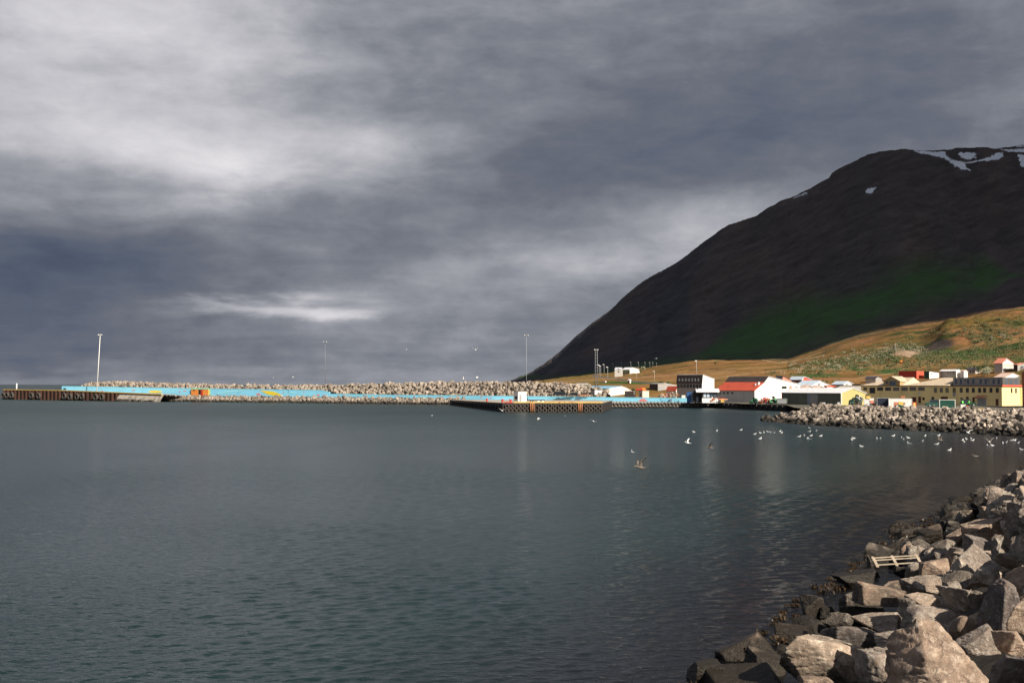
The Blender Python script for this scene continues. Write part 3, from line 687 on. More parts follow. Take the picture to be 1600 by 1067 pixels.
JW = [P(1193, 658), P(1215, 660), P(1300, 666), P(1400, 671), P(1500, 676), P(1600, 682)]
JW += [JW[-1] + (JW[-1] - JW[-2]) * .45]
def jetty():
    r = random.Random(3); items = []
    pts = JW; seg = []; L_ = 0
    for a, b in zip(pts, pts[1:]): seg.append((a, b, L_)); L_ += (b - a).length
    def at(s):
        for a, b, l0 in seg:
            l = (b - a).length
            if s <= l0 + l or b is pts[-1]: return a + (b - a) * ((s - l0) / l), (b - a).normalized()
    nrm = None; s = 0.0
    while s < L_:
        for k in range(16):
            p, d = at(s); n = Vector((-d.y, d.x, 0));
            if n.y < 0: n = -n
            u = k * .78 - .6; hmax = min(3.35, .4 + s * .30); uu = u + r.uniform(-.5, .5); z = min(-.35 + uu * .42, hmax)
            if hmax < .5: hmax = .5
            q = p + n * uu + d * r.uniform(-.7, .7); px = 800 + F * q.x / q.y
            sz = r.uniform(.32, .74) * (1.4 if r.random() < .12 else 1)
            items.append(rnd_item(r, (q.x, q.y, z + r.uniform(-.38, .3)), sz, .45, 1.5))
        s += .88
    # the rounded tip
    for k in range(60):
        a = r.uniform(1.6, 4.6); rr = r.uniform(0, 1.4); q = JW[0] + Vector((math.cos(a) * rr + 1.9, math.sin(a) * rr + 3, 0)); items.append(rnd_item(r, (q.x, q.y, .5 - rr * .2), r.uniform(.4, .8)))
    rock_field('jetty_rocks', items, 3, m_far, 'grey brown armour rocks heaped along the rock jetty in front of the quay buildings', 'rocks')
    # ground behind the crest
    V = []; Fs = []
    for p, d in [at(s_) for s_ in np.linspace(0, L_, 30)]:
        n = Vector((-d.y, d.x, 0)); n = n if n.y > 0 else -n
        sl = (p - pts[0]).length; hh = min(2.9, .2 + sl * .25)
        for u, z in ((-.3, -1), (2.0, min(.2, hh)), (8.5, hh), (13, hh), (24, min(2.1, hh)), (95, 2.06)):
            q = p + n * u; V.append((q.x, q.y, z))
    for i in range(29):
        for j in range(5): a = i * 6 + j; Fs.append((a, a + 1, a + 7, a + 6))
    me = np_mesh('jetty_bank', V, Fs, m_gravel); tag(link(bpy.data.objects.new('jetty_bank', me)), kind='structure')
jetty()

# ------------------------------------------------------------------ breakwater with the painted wall
def breakwater():
    r = random.Random(9); items = []
    sA = wall_s(236, 8); sB = wall_s(712, 8); s = sA
    while s < sB:
        for k in range(6):
            u = 9.6 - k * 1.55; z = -.2 + (9.6 - u) * .33
            q = W0 + WD * (s + r.uniform(-.8, .8)) + WN * (u + r.uniform(-.5, .5)); items.append(rnd_item(r, (q.x, q.y, z + r.uniform(-.2, .2)), r.uniform(.55, 1.1)))
        s += 1.45
    rock_field('breakwater_rocks', items, 2, m_far, 'low band of armour rocks between the water and the blue painted wall', 'rocks')
    items = []; s = wall_s(112); sE = wall_s(938)
    top = [(112, 601.3), (122, 598.5), (150, 598), (175, 597.2), (230, 600), (270, 601), (300, 601.8), (400, 603.2), (500, 603), (516, 602.4), (560, 601), (600, 600), (650, 598.8), (700, 598.2), (790, 598.6), (840, 599.2), (880, 601.5), (905, 605), (938, 611)]
    while s < sE:
        q0 = W0 + WD * s; px = 800 + F * q0.x / q0.y; ytop = np.interp(px, [t[0] for t in top], [t[1] for t in top]); zt = zy(px, ytop, q0.y + 8) - .3
        for k in range(8):
            u = 1.6 + k * 1.25; z = 1.8 + (zt - 1.8) * min(1, (k + .6) / 6.2)
            if px < 520 and k < 3: continue
            q = q0 - WN * (u + r.uniform(-.5, .5)) + WD * r.uniform(-.7, .7); items.append(rnd_item(r, (q.x, q.y, z + r.uniform(-.35, .35)), r.uniform(.65, 1.25), .7, 1.3))
        s += 1.35
    rock_field('mound_rocks', items, 2, m_far, 'long mound of pale brown armour rocks behind the blue painted wall', 'rocks')
    # cores
    mb = MB(); sa, sb, sc = wall_s(90), wall_s(1118), wall_s(940)
    def sec(s, prof): return [tuple(W0 + WD * s - WN * y + Vector((0, 0, z))) for y, z in prof]
    g = paint('concrete_deck', (.30, .28, .25), .9, .2, .3, .2)
    pr = [(-8.6, -2), (-8.4, .2), (-2.8, 1.75), (-.2, 1.9), (9, 1.9), (14, -2)]
    a = sec(wall_s(236, 5), pr); b = sec(wall_s(712, 5), pr); n = len(pr)
    mb.add(a + b, [(k, (k + 1) % n, n + (k + 1) % n, n + k) for k in range(n)] + [tuple(range(n)), tuple(range(2 * n - 1, n - 1, -1))], m_gravel)
    o = mb.build('breakwater_core'); tag(o, kind='structure')
    mb = MB(); prev = None; S = np.linspace(wall_s(114), wall_s(938), 70); rows = []
    for s in S:
        q0 = W0 + WD * s; px = 800 + F * q0.x / q0.y; ytop = np.interp(px, [t[0] for t in top], [t[1] for t in top]); zt = zy(px, ytop, q0.y + 8) - 1.4
        rows.append(sec(s, [(.9, 1.2), (7.5, zt), (10, zt), (16, -2)]))
    vs = [v for rr in rows for v in rr]; fs = []
    for i in range(69):
        for j in range(3): a = i * 4 + j; fs.append((a, a + 1, a + 5, a + 4))
    mb.add(vs, fs, m_gravel); tag(mb.build('mound_core'), kind='structure')
breakwater()

m_blue = paint('wall_blue', (.27, .70, .95), .6, .05, .25, .05, streak=True)
m_blue2 = paint('wall_pale_blue', (.34, .78, .88), .6, .08, .3, 0)
m_yel = paint('mural_yellow', (.85, .66, .05), .6, .06, .6, 0); m_pink = paint('mural_red', (.75, .22, .20), .6, .08, .8, 0)
m_green = paint('mural_green', (.28, .70, .42), .6, .08, .8, 0); m_orange = paint('mural_orange', (.80, .28, .06), .6, .12, .8, 0)
m_dark = paint('dark_opening', (.02, .02, .022), .8, .1, 1, 0); m_conc = paint('concrete', (.36, .32, .27), .9, .25, .5, .3, streak=True, dirt=(.16, .14, .12))
m_rust = paint('rusty_steel', (.075, .036, .024), .85, .45, .35, .5, streak=True, dirt=(.016, .012, .010))
m_tyre = paint('tyre_rubber', (.058, .050, .044), .8, .2, 2, .1, dirt=(.03, .026, .022))
m_kerb = paint('kerb_yellow', (.70, .47, .12), .6, .15, 1.2, 0, dirt=(.45, .22, .04)); m_white = paint('white_paint', (.80, .79, .76), .5, .06, .8, .05, streak=True)
m_red = paint('red_paint', (.55, .05, .03), .5, .12, 1, 0); m_grey = paint('grey_metal', (.30, .31, .32), .45, .1, 1, .05); m_dgrey = paint('dull_grey_metal', (.20, .21, .22), .5, .1, 1, .05); m_lgrey = paint('light_grey_metal', (.55, .56, .57), .45, .1, 1, .05)
m_ochre = paint('fender_orange', (.30, .13, .06), .8, .3, 2.2, 0, dirt=(.10, .05, .03)); m_timber = paint('timber', (.36, .27, .18), .8, .2, 3, .2)
m_asph = paint('asphalt', (.075, .07, .065), .95, .2, .3, .2)

def painted_wall():
    root = empty('harbour_wall', W0, WANG)      # local x along the wall, -y towards the water
    tag(root, 'long sky blue harbour wall painted with a sea mural along the breakwater', 'wall')
    def X(px): return wall_s(px)
    tp = [(98, 603.3, 611.3), (150, 604.2, 612), (300, 606.8, 618.4), (400, 608.2, 619.2), (512, 609.8, 620.2), (520, 615.3, 620.6), (620, 617, 622.2), (700, 617.8, 623.8), (760, 618.4, 624.4), (860, 619.6, 625.8), (960, 621, 627.2), (1040, 621.9, 628), (1096, 622.4, 628.6), (1118, 621.8, 628.8)]
    def zt(px): p = wall_p(px); return zy(px, np.interp(px, [t[0] for t in tp], [t[1] for t in tp]), p.y)
    def zb(px): p = wall_p(px); return zy(px, np.interp(px, [t[0] for t in tp], [t[2] for t in tp]), p.y)
    for name, pa, pb in (('high_wall', 98, 516), ('low_wall', 516.02, 1118)):
        mb = MB(); N_ = 30; vs = []; fs = []
        for i in range(N_ + 1):
            px = pa + (pb - pa) * i / N_; x = X(px); a = zt(min(px, 512) if name == 'high_wall' else max(px, 520)); b = zb(px)
            if name == 'high_wall' and i == N_: a = a - .9
            vs += [(x, -.25, b), (x, -.25, a), (x, .25, a), (x, .25, b)]
        for i in range(N_):
            for j in range(4): q = i * 4; fs.append((q + j, q + (j + 1) % 4, q + 4 + (j + 1) % 4, q + 4 + j))
        fs += [(0, 1, 2, 3), (4 * N_ + 3, 4 * N_ + 2, 4 * N_ + 1, 4 * N_)]
        mb.add(vs, fs, m_blue); mb.build(name, root)
        # white coping
        mb = MB()
        for i in range(N_):
            a, b = vs[i * 4 + 1], vs[i * 4 + 5]
            mb.add([(a[0], -.32, a[2]), (b[0], -.32, b[2]), (b[0], .32, b[2]), (a[0], .32, a[2]), (a[0], -.32, a[2] + .14), (b[0], -.32, b[2] + .14), (b[0], .32, b[2] + .14), (a[0], .32, a[2] + .14)],
                   [(0, 3, 2, 1), (4, 5, 6, 7), (0, 1, 5, 4), (1, 2, 6, 5), (2, 3, 7, 6), (3, 0, 4, 7)], m_blue2)
        mb.build('coping', root)
    mu = MB()
    def shape(pts, mat, dep=.30):
        """mural shape: photo points -> points on the wall plane"""
        vs = []; 
        for px, py in pts: p = wall_p(px); vs.append((X(px), -dep, zy(px, py, p.y)))
        n = len(vs); vs2 = [(x, -.24, z) for x, y, z in vs]
        mu.add(vs + vs2, [tuple(range(n)), tuple(range(2 * n - 1, n - 1, -1))] + [(k, (k + 1) % n, n + (k + 1) % n, n + k) for k in range(n)], mat)
    def ell(cx, cy, rx, ry, mat, n=14, sl=0.0, dep=.29): shape([(cx + rx * math.cos(2 * math.pi * k / n), cy + ry * math.sin(2 * math.pi * k / n) + sl * rx * math.cos(2 * math.pi * k / n)) for k in range(n)], mat, dep)
    ell(244, 612, 11, 1.9, m_yel, sl=.02)
    shape([(407, 610.2), (418, 610.4), (428, 611.6), (436, 614.2), (442, 618.3), (444, 620), (436, 618.6), (427, 617.6), (419, 616), (413, 613)], m_yel)
    ell(102.5, 607.6, 2.6, 1.2, m_dark); ell(210, 609.6, 3, .7, m_pink); ell(282, 612, 1.4, .9, m_pink); ell(161, 611, 1.6, .7, m_pink); ell(271, 612.4, 2, 1, m_blue2)
    ell(405, 615.8, 3.4, 1.4, m_pink); ell(498.5, 617, 2.6, 1.2, m_pink); ell(508, 617, 1.3, .8, m_pink); ell(290, 611, 3, .6, m_pink)
    for cx, cy, rx, ry, sl in ((365, 611.5, 20, 1.0, -.05), (350, 614, 14, .8, -.08), (450, 613.5, 16, .6, .02), (475, 615.5, 22, .5, .02), (560, 618, 26, .5, .02), (600, 618.6, 16, .4, .02), (655, 620, 20, .5, .02), (735, 621, 18, .5, .02), (870, 622.6, 22, .6, .02), (925, 623.6, 16, .5, .02), (1070, 625, 20, .5, .02), (200, 608, 30, .6, .03), (130, 606.4, 14, .5, .03), (265, 609, 16, .5, .03)):
        ell(cx, cy, rx, ry, m_blue2, sl=sl)
    for cx, cy, rx in ((648, 619.5, 1.6), (753, 620.5, 1.8), (768, 621, 1.2), (905, 624.4, 1.2), (690, 620, 1.0), (573, 618, 1.), (1085, 625, 1.4), (930, 624, 1.2), (620, 619.4, 1.), (476, 612, 1.2), (444, 612.6, 1.), (540, 617.8, .8), (1050, 625, 1.0)): ell(cx, cy, rx, .7, m_pink)
    shape([(998.5, 626.8)] + [(1005 + 6.5 * math.cos(t), 626.6 - 3.6 * math.sin(t)) for t in np.linspace(math.pi, 0, 9)] + [(1011.5, 626.8)], m_pink)
    for px, y0, y1 in ((451.5, 609.5, 614), (569, 616.5, 619), (871, 620.5, 624), (890.5, 622, 626.5), (893, 623, 626.5), (958, 623.5, 625), (1033, 623, 626)): shape([(px - .25, y1), (px - .25, y0), (px + .25, y0), (px + .25, y1)], m_dark)
    shape([(299.2, 618.2), (299.2, 606.9), (330.5, 607.5), (330.5, 618.6)], m_green)
    mu.build('mural', root)
    # the orange hut painted in the green frame, with its dark doorway
    hb = MB(); xa, xb = X(301.5), X(328); za, zc = zb(315) + .1, zt(315) - .35
    hb.box(xa, xb, -.9, -.31, za, zc, m_orange); hb.box(xa - .2, xb + .2, -1.0, -.31, zc + .003, zc + .16, m_green); hut = hb.build('hut_front', root)
    db = MB(); db.box(X(313), X(316.5), -.93, -.899, za, zc - .25, m_dark); db.box(X(316.6), X(319.6), -.95, -.899, za, zc - .25, m_red); db.build('door', hut)
    wb = MB(); wb.box(X(304), X(307), -.93, -.899, zc - .8, zc - .35, m_dark); wb.build('window', hut)
painted_wall()

# ------------------------------------------------------------------ tyres
def tyre_proto():
    mb = MB(); mb.torus((0, 0, 0), (0, 1, 0), .50, .24, m_tyre, 20, 8, 1.15)
    for k in range(20):
        t = 2 * math.pi * k / 20; mb.torus((.0, 0, 0), (0, 1, 0), .001, .001, m_tyre, 3, 3) if False else None
    return mb
TYRE = None
def tyre(p, ang, sc, label, group, seen=[0]):
    global TYRE
    if TYRE is None:
        root = empty('tyre', p, ang); mb = MB(); mb.torus((0, 0, 0), (0, 1, 0), .52, .23, m_tyre, 22, 9, 1.2); mb.build('rubber', root)
        ch = MB(); ch.box(-.04, .04, -.05, .05, .45, 1.25, m_rust); ch.build('chain', root); TYRE = root; o = root
    else: o = copy_tree(TYRE); o.location = p; o.rotation_euler = (0, 0, ang)
    o.scale = (sc, sc, sc); tag(o, label, 'tyre', group); return o

def quay_block(name, pts, z, mat, label, cat, top=None, kind=None):
    mb = MB(); n = len(pts); vs = [(p[0], p[1], -2) for p in pts] + [(p[0], p[1], z) for p in pts]
    mb.add(vs, [(k, (k + 1) % n, n + (k + 1) % n, n + k) for k in range(n)], mat); mb.add(vs, [tuple(range(n, 2 * n))], top or mat)
    o = mb.build(name); tag(o, label, cat, None, kind); return o
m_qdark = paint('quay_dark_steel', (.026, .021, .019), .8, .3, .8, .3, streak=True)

def l_jetty():
    A = P(703, 632.6); B = P(785, 643.4); C = P(943, 643.6); D = C + Vector((8, 62, 0)); E = A + Vector((40, 8, 0)); zt = 2.75
    root = empty('tyre_jetty', B, math.atan2((C - B).y, (C - B).x)); tag(root, 'dark tyre hung jetty with a yellow kerb reaching into the basin', 'jetty')
    inv = Matrix.Translation(B) @ Matrix.Rotation(root.rotation_euler.z, 4, 'Z'); inv = inv.inverted()
    L = [inv @ Vector((p.x, p.y, 0)) for p in (A, B, C, D, E)]
    mb = MB(); n = 5; zs = [2.15, zt, zt, zt, 2.15]; vs = [(p.x, p.y, -2) for p in L] + [(p.x, p.y, z) for p, z in zip(L, zs)]
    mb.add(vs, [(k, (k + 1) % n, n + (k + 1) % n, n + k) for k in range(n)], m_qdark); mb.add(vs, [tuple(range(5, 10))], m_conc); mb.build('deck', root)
    W = (C - B).length; mb = MB(); mb.box(W * .11, W - .3, .05, .45, zt + .003, zt + .32, m_kerb); mb.build('kerb', root)
    mb = MB(); mb.box(W * .02, W * .10, .05, .4, zt + .003, zt + .28, m_red); mb.build('kerb', root)
    for px in (831, 906):
        x = (px - 785) / (943 - 785) * W; mb = MB(); mb.box(x - .75, x + .75, -.55, -.02, .2, zt - .15, m_ochre)
        for k in range(3): mb.tube((x - .5 + k * .5, -.66, .1), (x - .5 + k * .5, -.66, zt - .05), .14, .14, m_ochre)
        mb.build('fender', root)
    ang = root.rotation_euler.z; dv = (C - B).normalized(); nv = Vector((dv.y, -dv.x, 0))
    xs = [792, 797.5, 803.2, 810, 816, 822.4, 842.6, 850.6, 858.8, 866, 874, 881.5, 889.5, 898, 915.5, 922.5, 930, 937.5]
    for px in xs:
        for row, zc in ((0, 1.75), (1, .45)):
            p = B + dv * ((px - 785) / (943 - 785) * W) + nv * .32 + Vector((0, 0, zc + random.uniform(-.08, .08)))
            tyre(p, ang + random.uniform(-.06, .06), random.uniform(.9, 1.05), 'black tyre in the upper row on the sunlit jetty face below the yellow kerb' if row == 0 else 'black tyre in the lower row at the water on the sunlit jetty face', 'tyres hung in two rows on the jetty' if row == 0 else 'lower row of tyres on the jetty')
    # dim tyres on the shaded side
    dv2 = (B - A).normalized(); n2 = Vector((dv2.y, -dv2.x, 0)); n2 = n2 if n2.x < 0 else -n2; L2 = (B - A).length
    for k in range(22):
        p = A + dv2 * (L2 * (.08 + .88 * k / 21)) + n2 * .3 + Vector((0, 0, 1.3)); tyre(p, math.atan2(dv2.y, dv2.x), .95, 'black tyre hanging on the shaded left side of the yellow kerbed jetty', 'tyres along the shaded side of the jetty')
    # bollards
    for px, py in ((759, 0), (779, 0), (798, 0)):
        k = (px - 785) / (943 - 785) if px > 785 else None
        p = B + dv * (k * W) - nv * 1.2 if k is not None else A + dv2 * (L2 * (1 - (785 - px) / 82.0)) - n2 * 1.6
        zz = zt if k is not None else 2.15 + .6 * (1 - (785 - px) / 82.0)
        b = MB(); b.tube((0, 0, 0), (0, 0, .75), .34, .28, m_red, 12); b.tube((0, 0, .75), (0, 0, 1.05), .45, .42, m_red, 12); o = b.build('bollard'); o.location = (p.x, p.y, zz + .01)
        tag(o, {759: 'red mooring bollard leftmost of three on the dark jetty edge', 779: 'red mooring bollard near the corner of the dark jetty', 798: 'red mooring bollard at the left end of the yellow kerb'}[px], 'bollard')
    # white kiosk
    c = B + dv * ((816 - 785) / 158 * W) - nv * 5; zc = zt + .01; s = c.y / F
    k = empty('kiosk', (c.x, c.y, zc), ang + R(33)); tag(k, 'white metal kiosk with a grey side standing on the yellow kerbed jetty', 'kiosk')
    hh = (zy(816, 612.5, c.y) - zc); b = MB(); b.box(-1.2, 2.0, 0, 2.4, 0, hh, m_white); b.box(-1.3, 2.1, -.1, 2.5, hh + .002, hh + .12, m_white); b.build('wall', k)
    b = MB(); b.box(-.8, .15, -.05, -.003, .05, hh * .78, m_grey); b.build('door', k); b = MB(); b.box(-1.26, -1.203, .5, 1.6, 1.0, 2.0, m_dark); b.build('window', k)
    # flat trailer
    c = B + dv * ((839 - 785) / 158 * W) - nv * 3.4; t = empty('trailer', (c.x, c.y, zc), ang); tag(t, 'low flatbed trailer with a dark bed parked by the white kiosk', 'trailer')
    b = MB(); b.box(-2.8, 2.6, -1, 1, .75, .95, m_dark); b.box(-2.8, -2.65, -1, 1, .952, 1.5, m_dark); b.build('bed', t)
    b = MB(); b.box(.3, 2.3, -.9, .9, .3, .74, m_white); b.box(2.0, 2.4, -.8, .8, .4, .72, m_red); b.build('box', t)
    for wx in (-1.6, -.9, 1.4):
        for wy in (-.95, .95): b = MB(); b.torus((wx, wy, .34), (0, 1, 0), .22, .12, m_tyre, 14, 6); b.tube((wx, wy - .08, .34), (wx, wy + .08, .34), .16, .16, m_lgrey, 10); b.build('wheel', t)
    for px, lab in ((880, 'lumps of orange fishing gear'), ):
        c = B + dv * ((px - 785) / 158 * W) - nv * 2.4; b = MB()
        for q in range(14):
            x = random.uniform(-3.6, 3.6); b.torus((x, random.uniform(-.4, .4), .18), (random.uniform(-.3, .3), .3, 1), .3, .12, random.choice((m_red, m_ochre, m_dark)), 10, 5)
        o = b.build('rope_coils'); o.location = (c.x, c.y, zt + .01); tag(o, 'row of red and orange rope coils lying behind the yellow kerb', 'rope')
l_jetty()

def tyre_quay():
    A = P(700, 632.2) + Vector((0, 6, 0)); B = P(944, 637.2); C = P(1109, 637.0); D = P(1228, 642.6)
    w = [wall_p(690, .6), wall_p(944, .6), wall_p(1112, .6)]
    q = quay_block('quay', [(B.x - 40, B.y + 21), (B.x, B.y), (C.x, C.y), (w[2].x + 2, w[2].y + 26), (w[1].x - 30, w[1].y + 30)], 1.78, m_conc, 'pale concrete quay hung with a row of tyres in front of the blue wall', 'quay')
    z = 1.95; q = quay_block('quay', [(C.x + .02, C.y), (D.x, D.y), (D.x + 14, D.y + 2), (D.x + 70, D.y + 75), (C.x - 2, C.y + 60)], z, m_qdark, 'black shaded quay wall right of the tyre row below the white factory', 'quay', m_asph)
    ang = math.atan2((C - B).y, (C - B).x); dv = (C - B).normalized(); nv = Vector((dv.y, -dv.x, 0)); W = (C - B).length; n = 31
    for k in range(n):
        p = B + dv * (W * (k + .5) / n) + nv * .3 + Vector((0, 0, .98 + random.uniform(-.1, .1)))
        tyre(p, ang + random.uniform(-.1, .1), random.uniform(1.15, 1.35), 'black tyre in the long row on the pale quay below the blue wall', 'tyres in the long row on the pale quay')
    dv = (D - C).normalized(); nv = Vector((dv.y, -dv.x, 0)); nv = nv if nv.x < 0 else -nv; W = (D - C).length
    for k in range(16):
        p = C + dv * (W * (k + .5) / 16) + nv * .3 + Vector((0, 0, 1.2)); tyre(p, math.atan2(dv.y, dv.x), .8, 'black tyre on the shaded quay wall below the white factory', 'tyres on the shaded quay wall')
    b = MB(); L2 = W; o = None
tyre_quay()

def left_pier():
    A = P(5, 623.6); B = P(186, 626.6); d = (B - A).normalized(); L_ = (B - A).length; ang = math.atan2(d.y, d.x)
    root = empty('sheet_pile_pier', A, ang); tag(root, 'rusty sheet pile pier end with an orange kerb and big tyres', 'pier')
    def X(px):
        a = (px - 800) / F; return (a * A.y - A.x) / (d.x - a * d.y)
    def zt(px): q = A + d * X(px); return zy(px, np.interp(px, [5, 100, 186, 245], [609.3, 610.6, 614, 616.6]), q.y)
    n = 120; vs = []; fs = []; 
    for i in range(n + 1):
        x = L_ * i / n; px = 800 + F * (A + d * x).x / (A + d * x).y; y = [0, -.45, -.45, 0][i % 4]; vs += [(x, y, -2), (x, y, zt(px))]
    for i in range(n): a = 2 * i; fs.append((a, a + 2, a + 3, a + 1))
    mb = MB(); mb.add(vs, fs, m_rust)
    mb.add([(0, .02, -2), (0, .02, zt(5)), (-3, 8, zt(5)), (-3, 8, -2), (1, 16, zt(5)), (1, 16, -2)], [(0, 1, 2, 3), (3, 2, 4, 5)], m_rust); mb.build('sheet_piles', root)
    mb = MB(); vs = []; fs = []
    for i in range(21):
        x = L_ * 1.32 * i / 20; px = 800 + F * (A + d * x).x / (A + d * x).y; z = zt(min(px, 245)); vs += [(x, .05, z), (x, 14, z)]
    for i in range(20): a = 2 * i; fs.append((a, a + 2, a + 3, a + 1))
    mb.add(vs, fs, m_conc); mb.build('deck', root)
    mb = MB(); vs = []; fs = []
    for i in range(21):
        x = L_ * 1.32 * i / 20; px = 800 + F * (A + d * x).x / (A + d * x).y; z = zt(min(px, 245)); vs += [(x, -.3, z + .003), (x, .35, z + .003), (x, .35, z + .45), (x, -.3, z + .45)]
    for i in range(20):
        for j in range(4): a = 4 * i; fs.append((a + j, a + (j + 1) % 4, a + 4 + (j + 1) % 4, a + 4 + j))
    fs += [(0, 1, 2, 3), (80, 83, 82, 81)]
    mb.add(vs, fs, m_kerb); mb.build('kerb', root)
    # concrete apron running to the rocks
    mb = MB(); x0 = L_ + .02; x1 = L_ * 1.33; za = zt(186) - .003; zb_ = zt(244) - .003
    mb.add([(x0, .5, za), (x1, .5, zb_), (x1, -1.2, 1.0), (x0, -1.2, 1.4), (x1, -2.0, -1), (x0, -2.0, -1)], [(0, 1, 2, 3), (3, 2, 4, 5)], m_conc); mb.build('apron', root)
    for px, sc in ((9, 2.5), (15, 2.6), (22, 2.5), (53, 2.4), (64, 2.4), (104, 2.4), (113, 2.5), (124, 2.4), (132, 2.3), (153, 2.5), (163, 2.4)):
        p = A + d * X(px) + Vector((d.y, -d.x, 0)) * .9 + Vector((0, 0, 1.9 + random.uniform(-.2, .2)))
        tyre(p, ang, sc * 1.0, 'huge black tyre hanging on the rusty pier end', 'huge tyres on the rusty pier')
    # white marker post
    p = A + d * X(19.3) + Vector((0, 6, 0)); z0 = zt(19); hh = zy(19.3, 599, p.y) - z0
    b = MB(); b.tube((0, 0, 0), (0, 0, hh * .85), .35, .30, m_white, 12); b.tube((0, 0, hh * .85), (0, 0, hh), .42, .35, m_white, 12); o = b.build('marker_post'); o.location = (p.x, p.y, z0); tag(o, 'short white marker post on the far left end of the pier', 'post')
    for px in (60, 90):
        pass
    global PIER; PIER = (A, d, X, zt)
left_pier()
def rock_apron():
    r = random.Random(21); items = []; A, d, X, zt = PIER
    for k in range(120):
        px = r.uniform(186, 245); q = A + d * X(px); u = r.uniform(0, 2.5); q = q + Vector((d.y, -d.x, 0)) * u; items.append(rnd_item(r, (q.x, q.y, .5 - u * .25 + r.uniform(-.3, .4)), r.uniform(.4, .9), .4, .8))
    for k in range(170):
        px = r.uniform(240, 290); u = r.uniform(1.5, 10); q = wall_p(px, u); items.append(rnd_item(r, (q.x, q.y, .1 + (9.5 - u) * .24 + r.uniform(-.2, .3)), r.uniform(.5, 1.0)))
    rock_field('waterline_rocks', items, 2, m_far, 'dark rocks at the waterline below the pale concrete of the pier', 'rocks')
rock_apron()

# ------------------------------------------------------------------ masts and street lamps
def mast(px_b, py_b, px_t, py_t, Y, r0, label, style, group=None):
    a = PY(px_b, py_b, Y); b = PY(px_t, py_t, Y); root = empty('light_mast', a); tag(root, label, 'mast'); h = b - a
    m = m_white if style == 'white' else m_grey if style == 'cross' else m_dgrey; mb = MB()
    if style == 'lattice':
        for sx, sy in ((-1, -1), (1, -1), (1, 1), (-1, 1)): mb.tube((sx * .55, sy * .55, 0), (h.x + sx * .42, h.y + sy * .42, h.z), .10, .08, m, 6)
        n = int(h.z / 1.3)
        for k in range(n):
            for (x0, y0), (x1, y1) in (((-.5, -.5), (.5, -.5)), ((.5, -.5), (.5, .5)), ((.5, .5), (-.5, .5)), ((-.5, .5), (-.5, -.5))):
                f = k / n; g = (k + 1) / n; mb.tube((x0 + h.x * f, y0, h.z * f), (x1 + h.x * g, y1, h.z * g), .045, .045, m, 4)
    else: mb.tube((0, 0, 0), h, r0, r0 * .6, m, 10)
    mb.build('pole', root); mb = MB(); mb.tube((0, 0, 0), (0, 0, .5), r0 * 2.2, r0 * 2.2, m_conc, 10); mb.build('foot', root)
    hb = MB(); w = .55 if style != 'white' else .7
    hb.tube((h.x - w, 0, h.z), (h.x + w, 0, h.z), .08, .08, m, 6); hb.build('crossbar', root)
    for k, sx in enumerate((-1, -.35, .35, 1) if style != 'white' else (-1, .5, 1)):
        l = MB(); x = h.x + sx * w; l.box(x - .3, x + .3, -.45, .15, h.z + .1, h.z + .5, m_lgrey if style != 'white' else m_white); l.tube((x, 0, h.z - .05), (x, 0, h.z + .12), .05, .05, m, 5); l.build('floodlight', root)
A_, d_, X_, zt_ = PIER; q_ = A_ + d_ * X_(152) + Vector((0, 5, 0))
mast(151.3, 612.3, 156.6, 524 , q_.y, .22, 'white harbour light mast standing on the left pier by the blue wall', 'white')
mast(508.5, 606, 508, 535, wall_p(508).y + 9, .11, 'thin grey floodlight mast rising from the rock mound in the middle of the breakwater', 'grey')
mast(822.6, 614, 822.6, 525, wall_p(823).y + 3, .10, 'tall thin floodlight mast behind the white kiosk', 'cross')
mast(932, 612, 931.6, 547.5, 480, .25, 'grey lattice floodlight mast left of the white roofed sheds', 'lattice')
LAMP = None
def lamp(px, pyt, pyb, label, grp):
    global LAMP
    g = hit(px, pyb, 430); hgt = (pyb - pyt) * g.y / F
    if LAMP is None:
        root = empty('street_lamp', g); b = MB(); b.tube((0, 0, -.3), (0, 0, 1), .014, .008, m_lgrey, 6); b.build('pole', root)
        b = MB(); b.box(-.16, .02, -.035, .035, .985, 1.03, m_white); b.tube((0, 0, .98), (-.1, 0, 1.01), .01, .01, m_lgrey, 5); b.build('lamp_head', root); LAMP = root; o = root
    else: o = copy_tree(LAMP)
    o.location = g; o.scale = (hgt, hgt, hgt); o.rotation_euler = (0, 0, random.uniform(-.4, .4)); tag(o, label, 'street lamp', grp)
for px, t, b in ((936.4, 570.5, 586.5), (938.7, 572, 588.5), (944, 569.7, 584), (949.6, 573.8, 590.5), (958, 568.6, 579), (972, 567.5, 577), (986, 566.4, 576)): lamp(px, t, b, 'street lamp along the valley road left of the white farmhouse', 'street lamps on the road left of the farmhouse')
for px, t, b in ((998, 566.3, 575.5), (1008, 566.3, 575), (1015.6, 566.4, 574.5), (1020.3, 566.6, 574), (1026, 567.6, 574)): lamp(px, t, b, 'street lamp on the slope behind and right of the white farmhouse', 'street lamps on the slope behind the farmhouse')
lamp(994.8, 580, 592.5, 'street lamp standing below the trees of the farmhouse', None); lamp(1022.6, 580.5, 596, 'street lamp on the brown grass right of the farmhouse', None)
lamp(1088.4, 564, 584, 'tall pole on the dry slope above the dark warehouse', None)
lamp(1066.5, 586, 600, 'street lamp seen left of the dark warehouse roof', None)

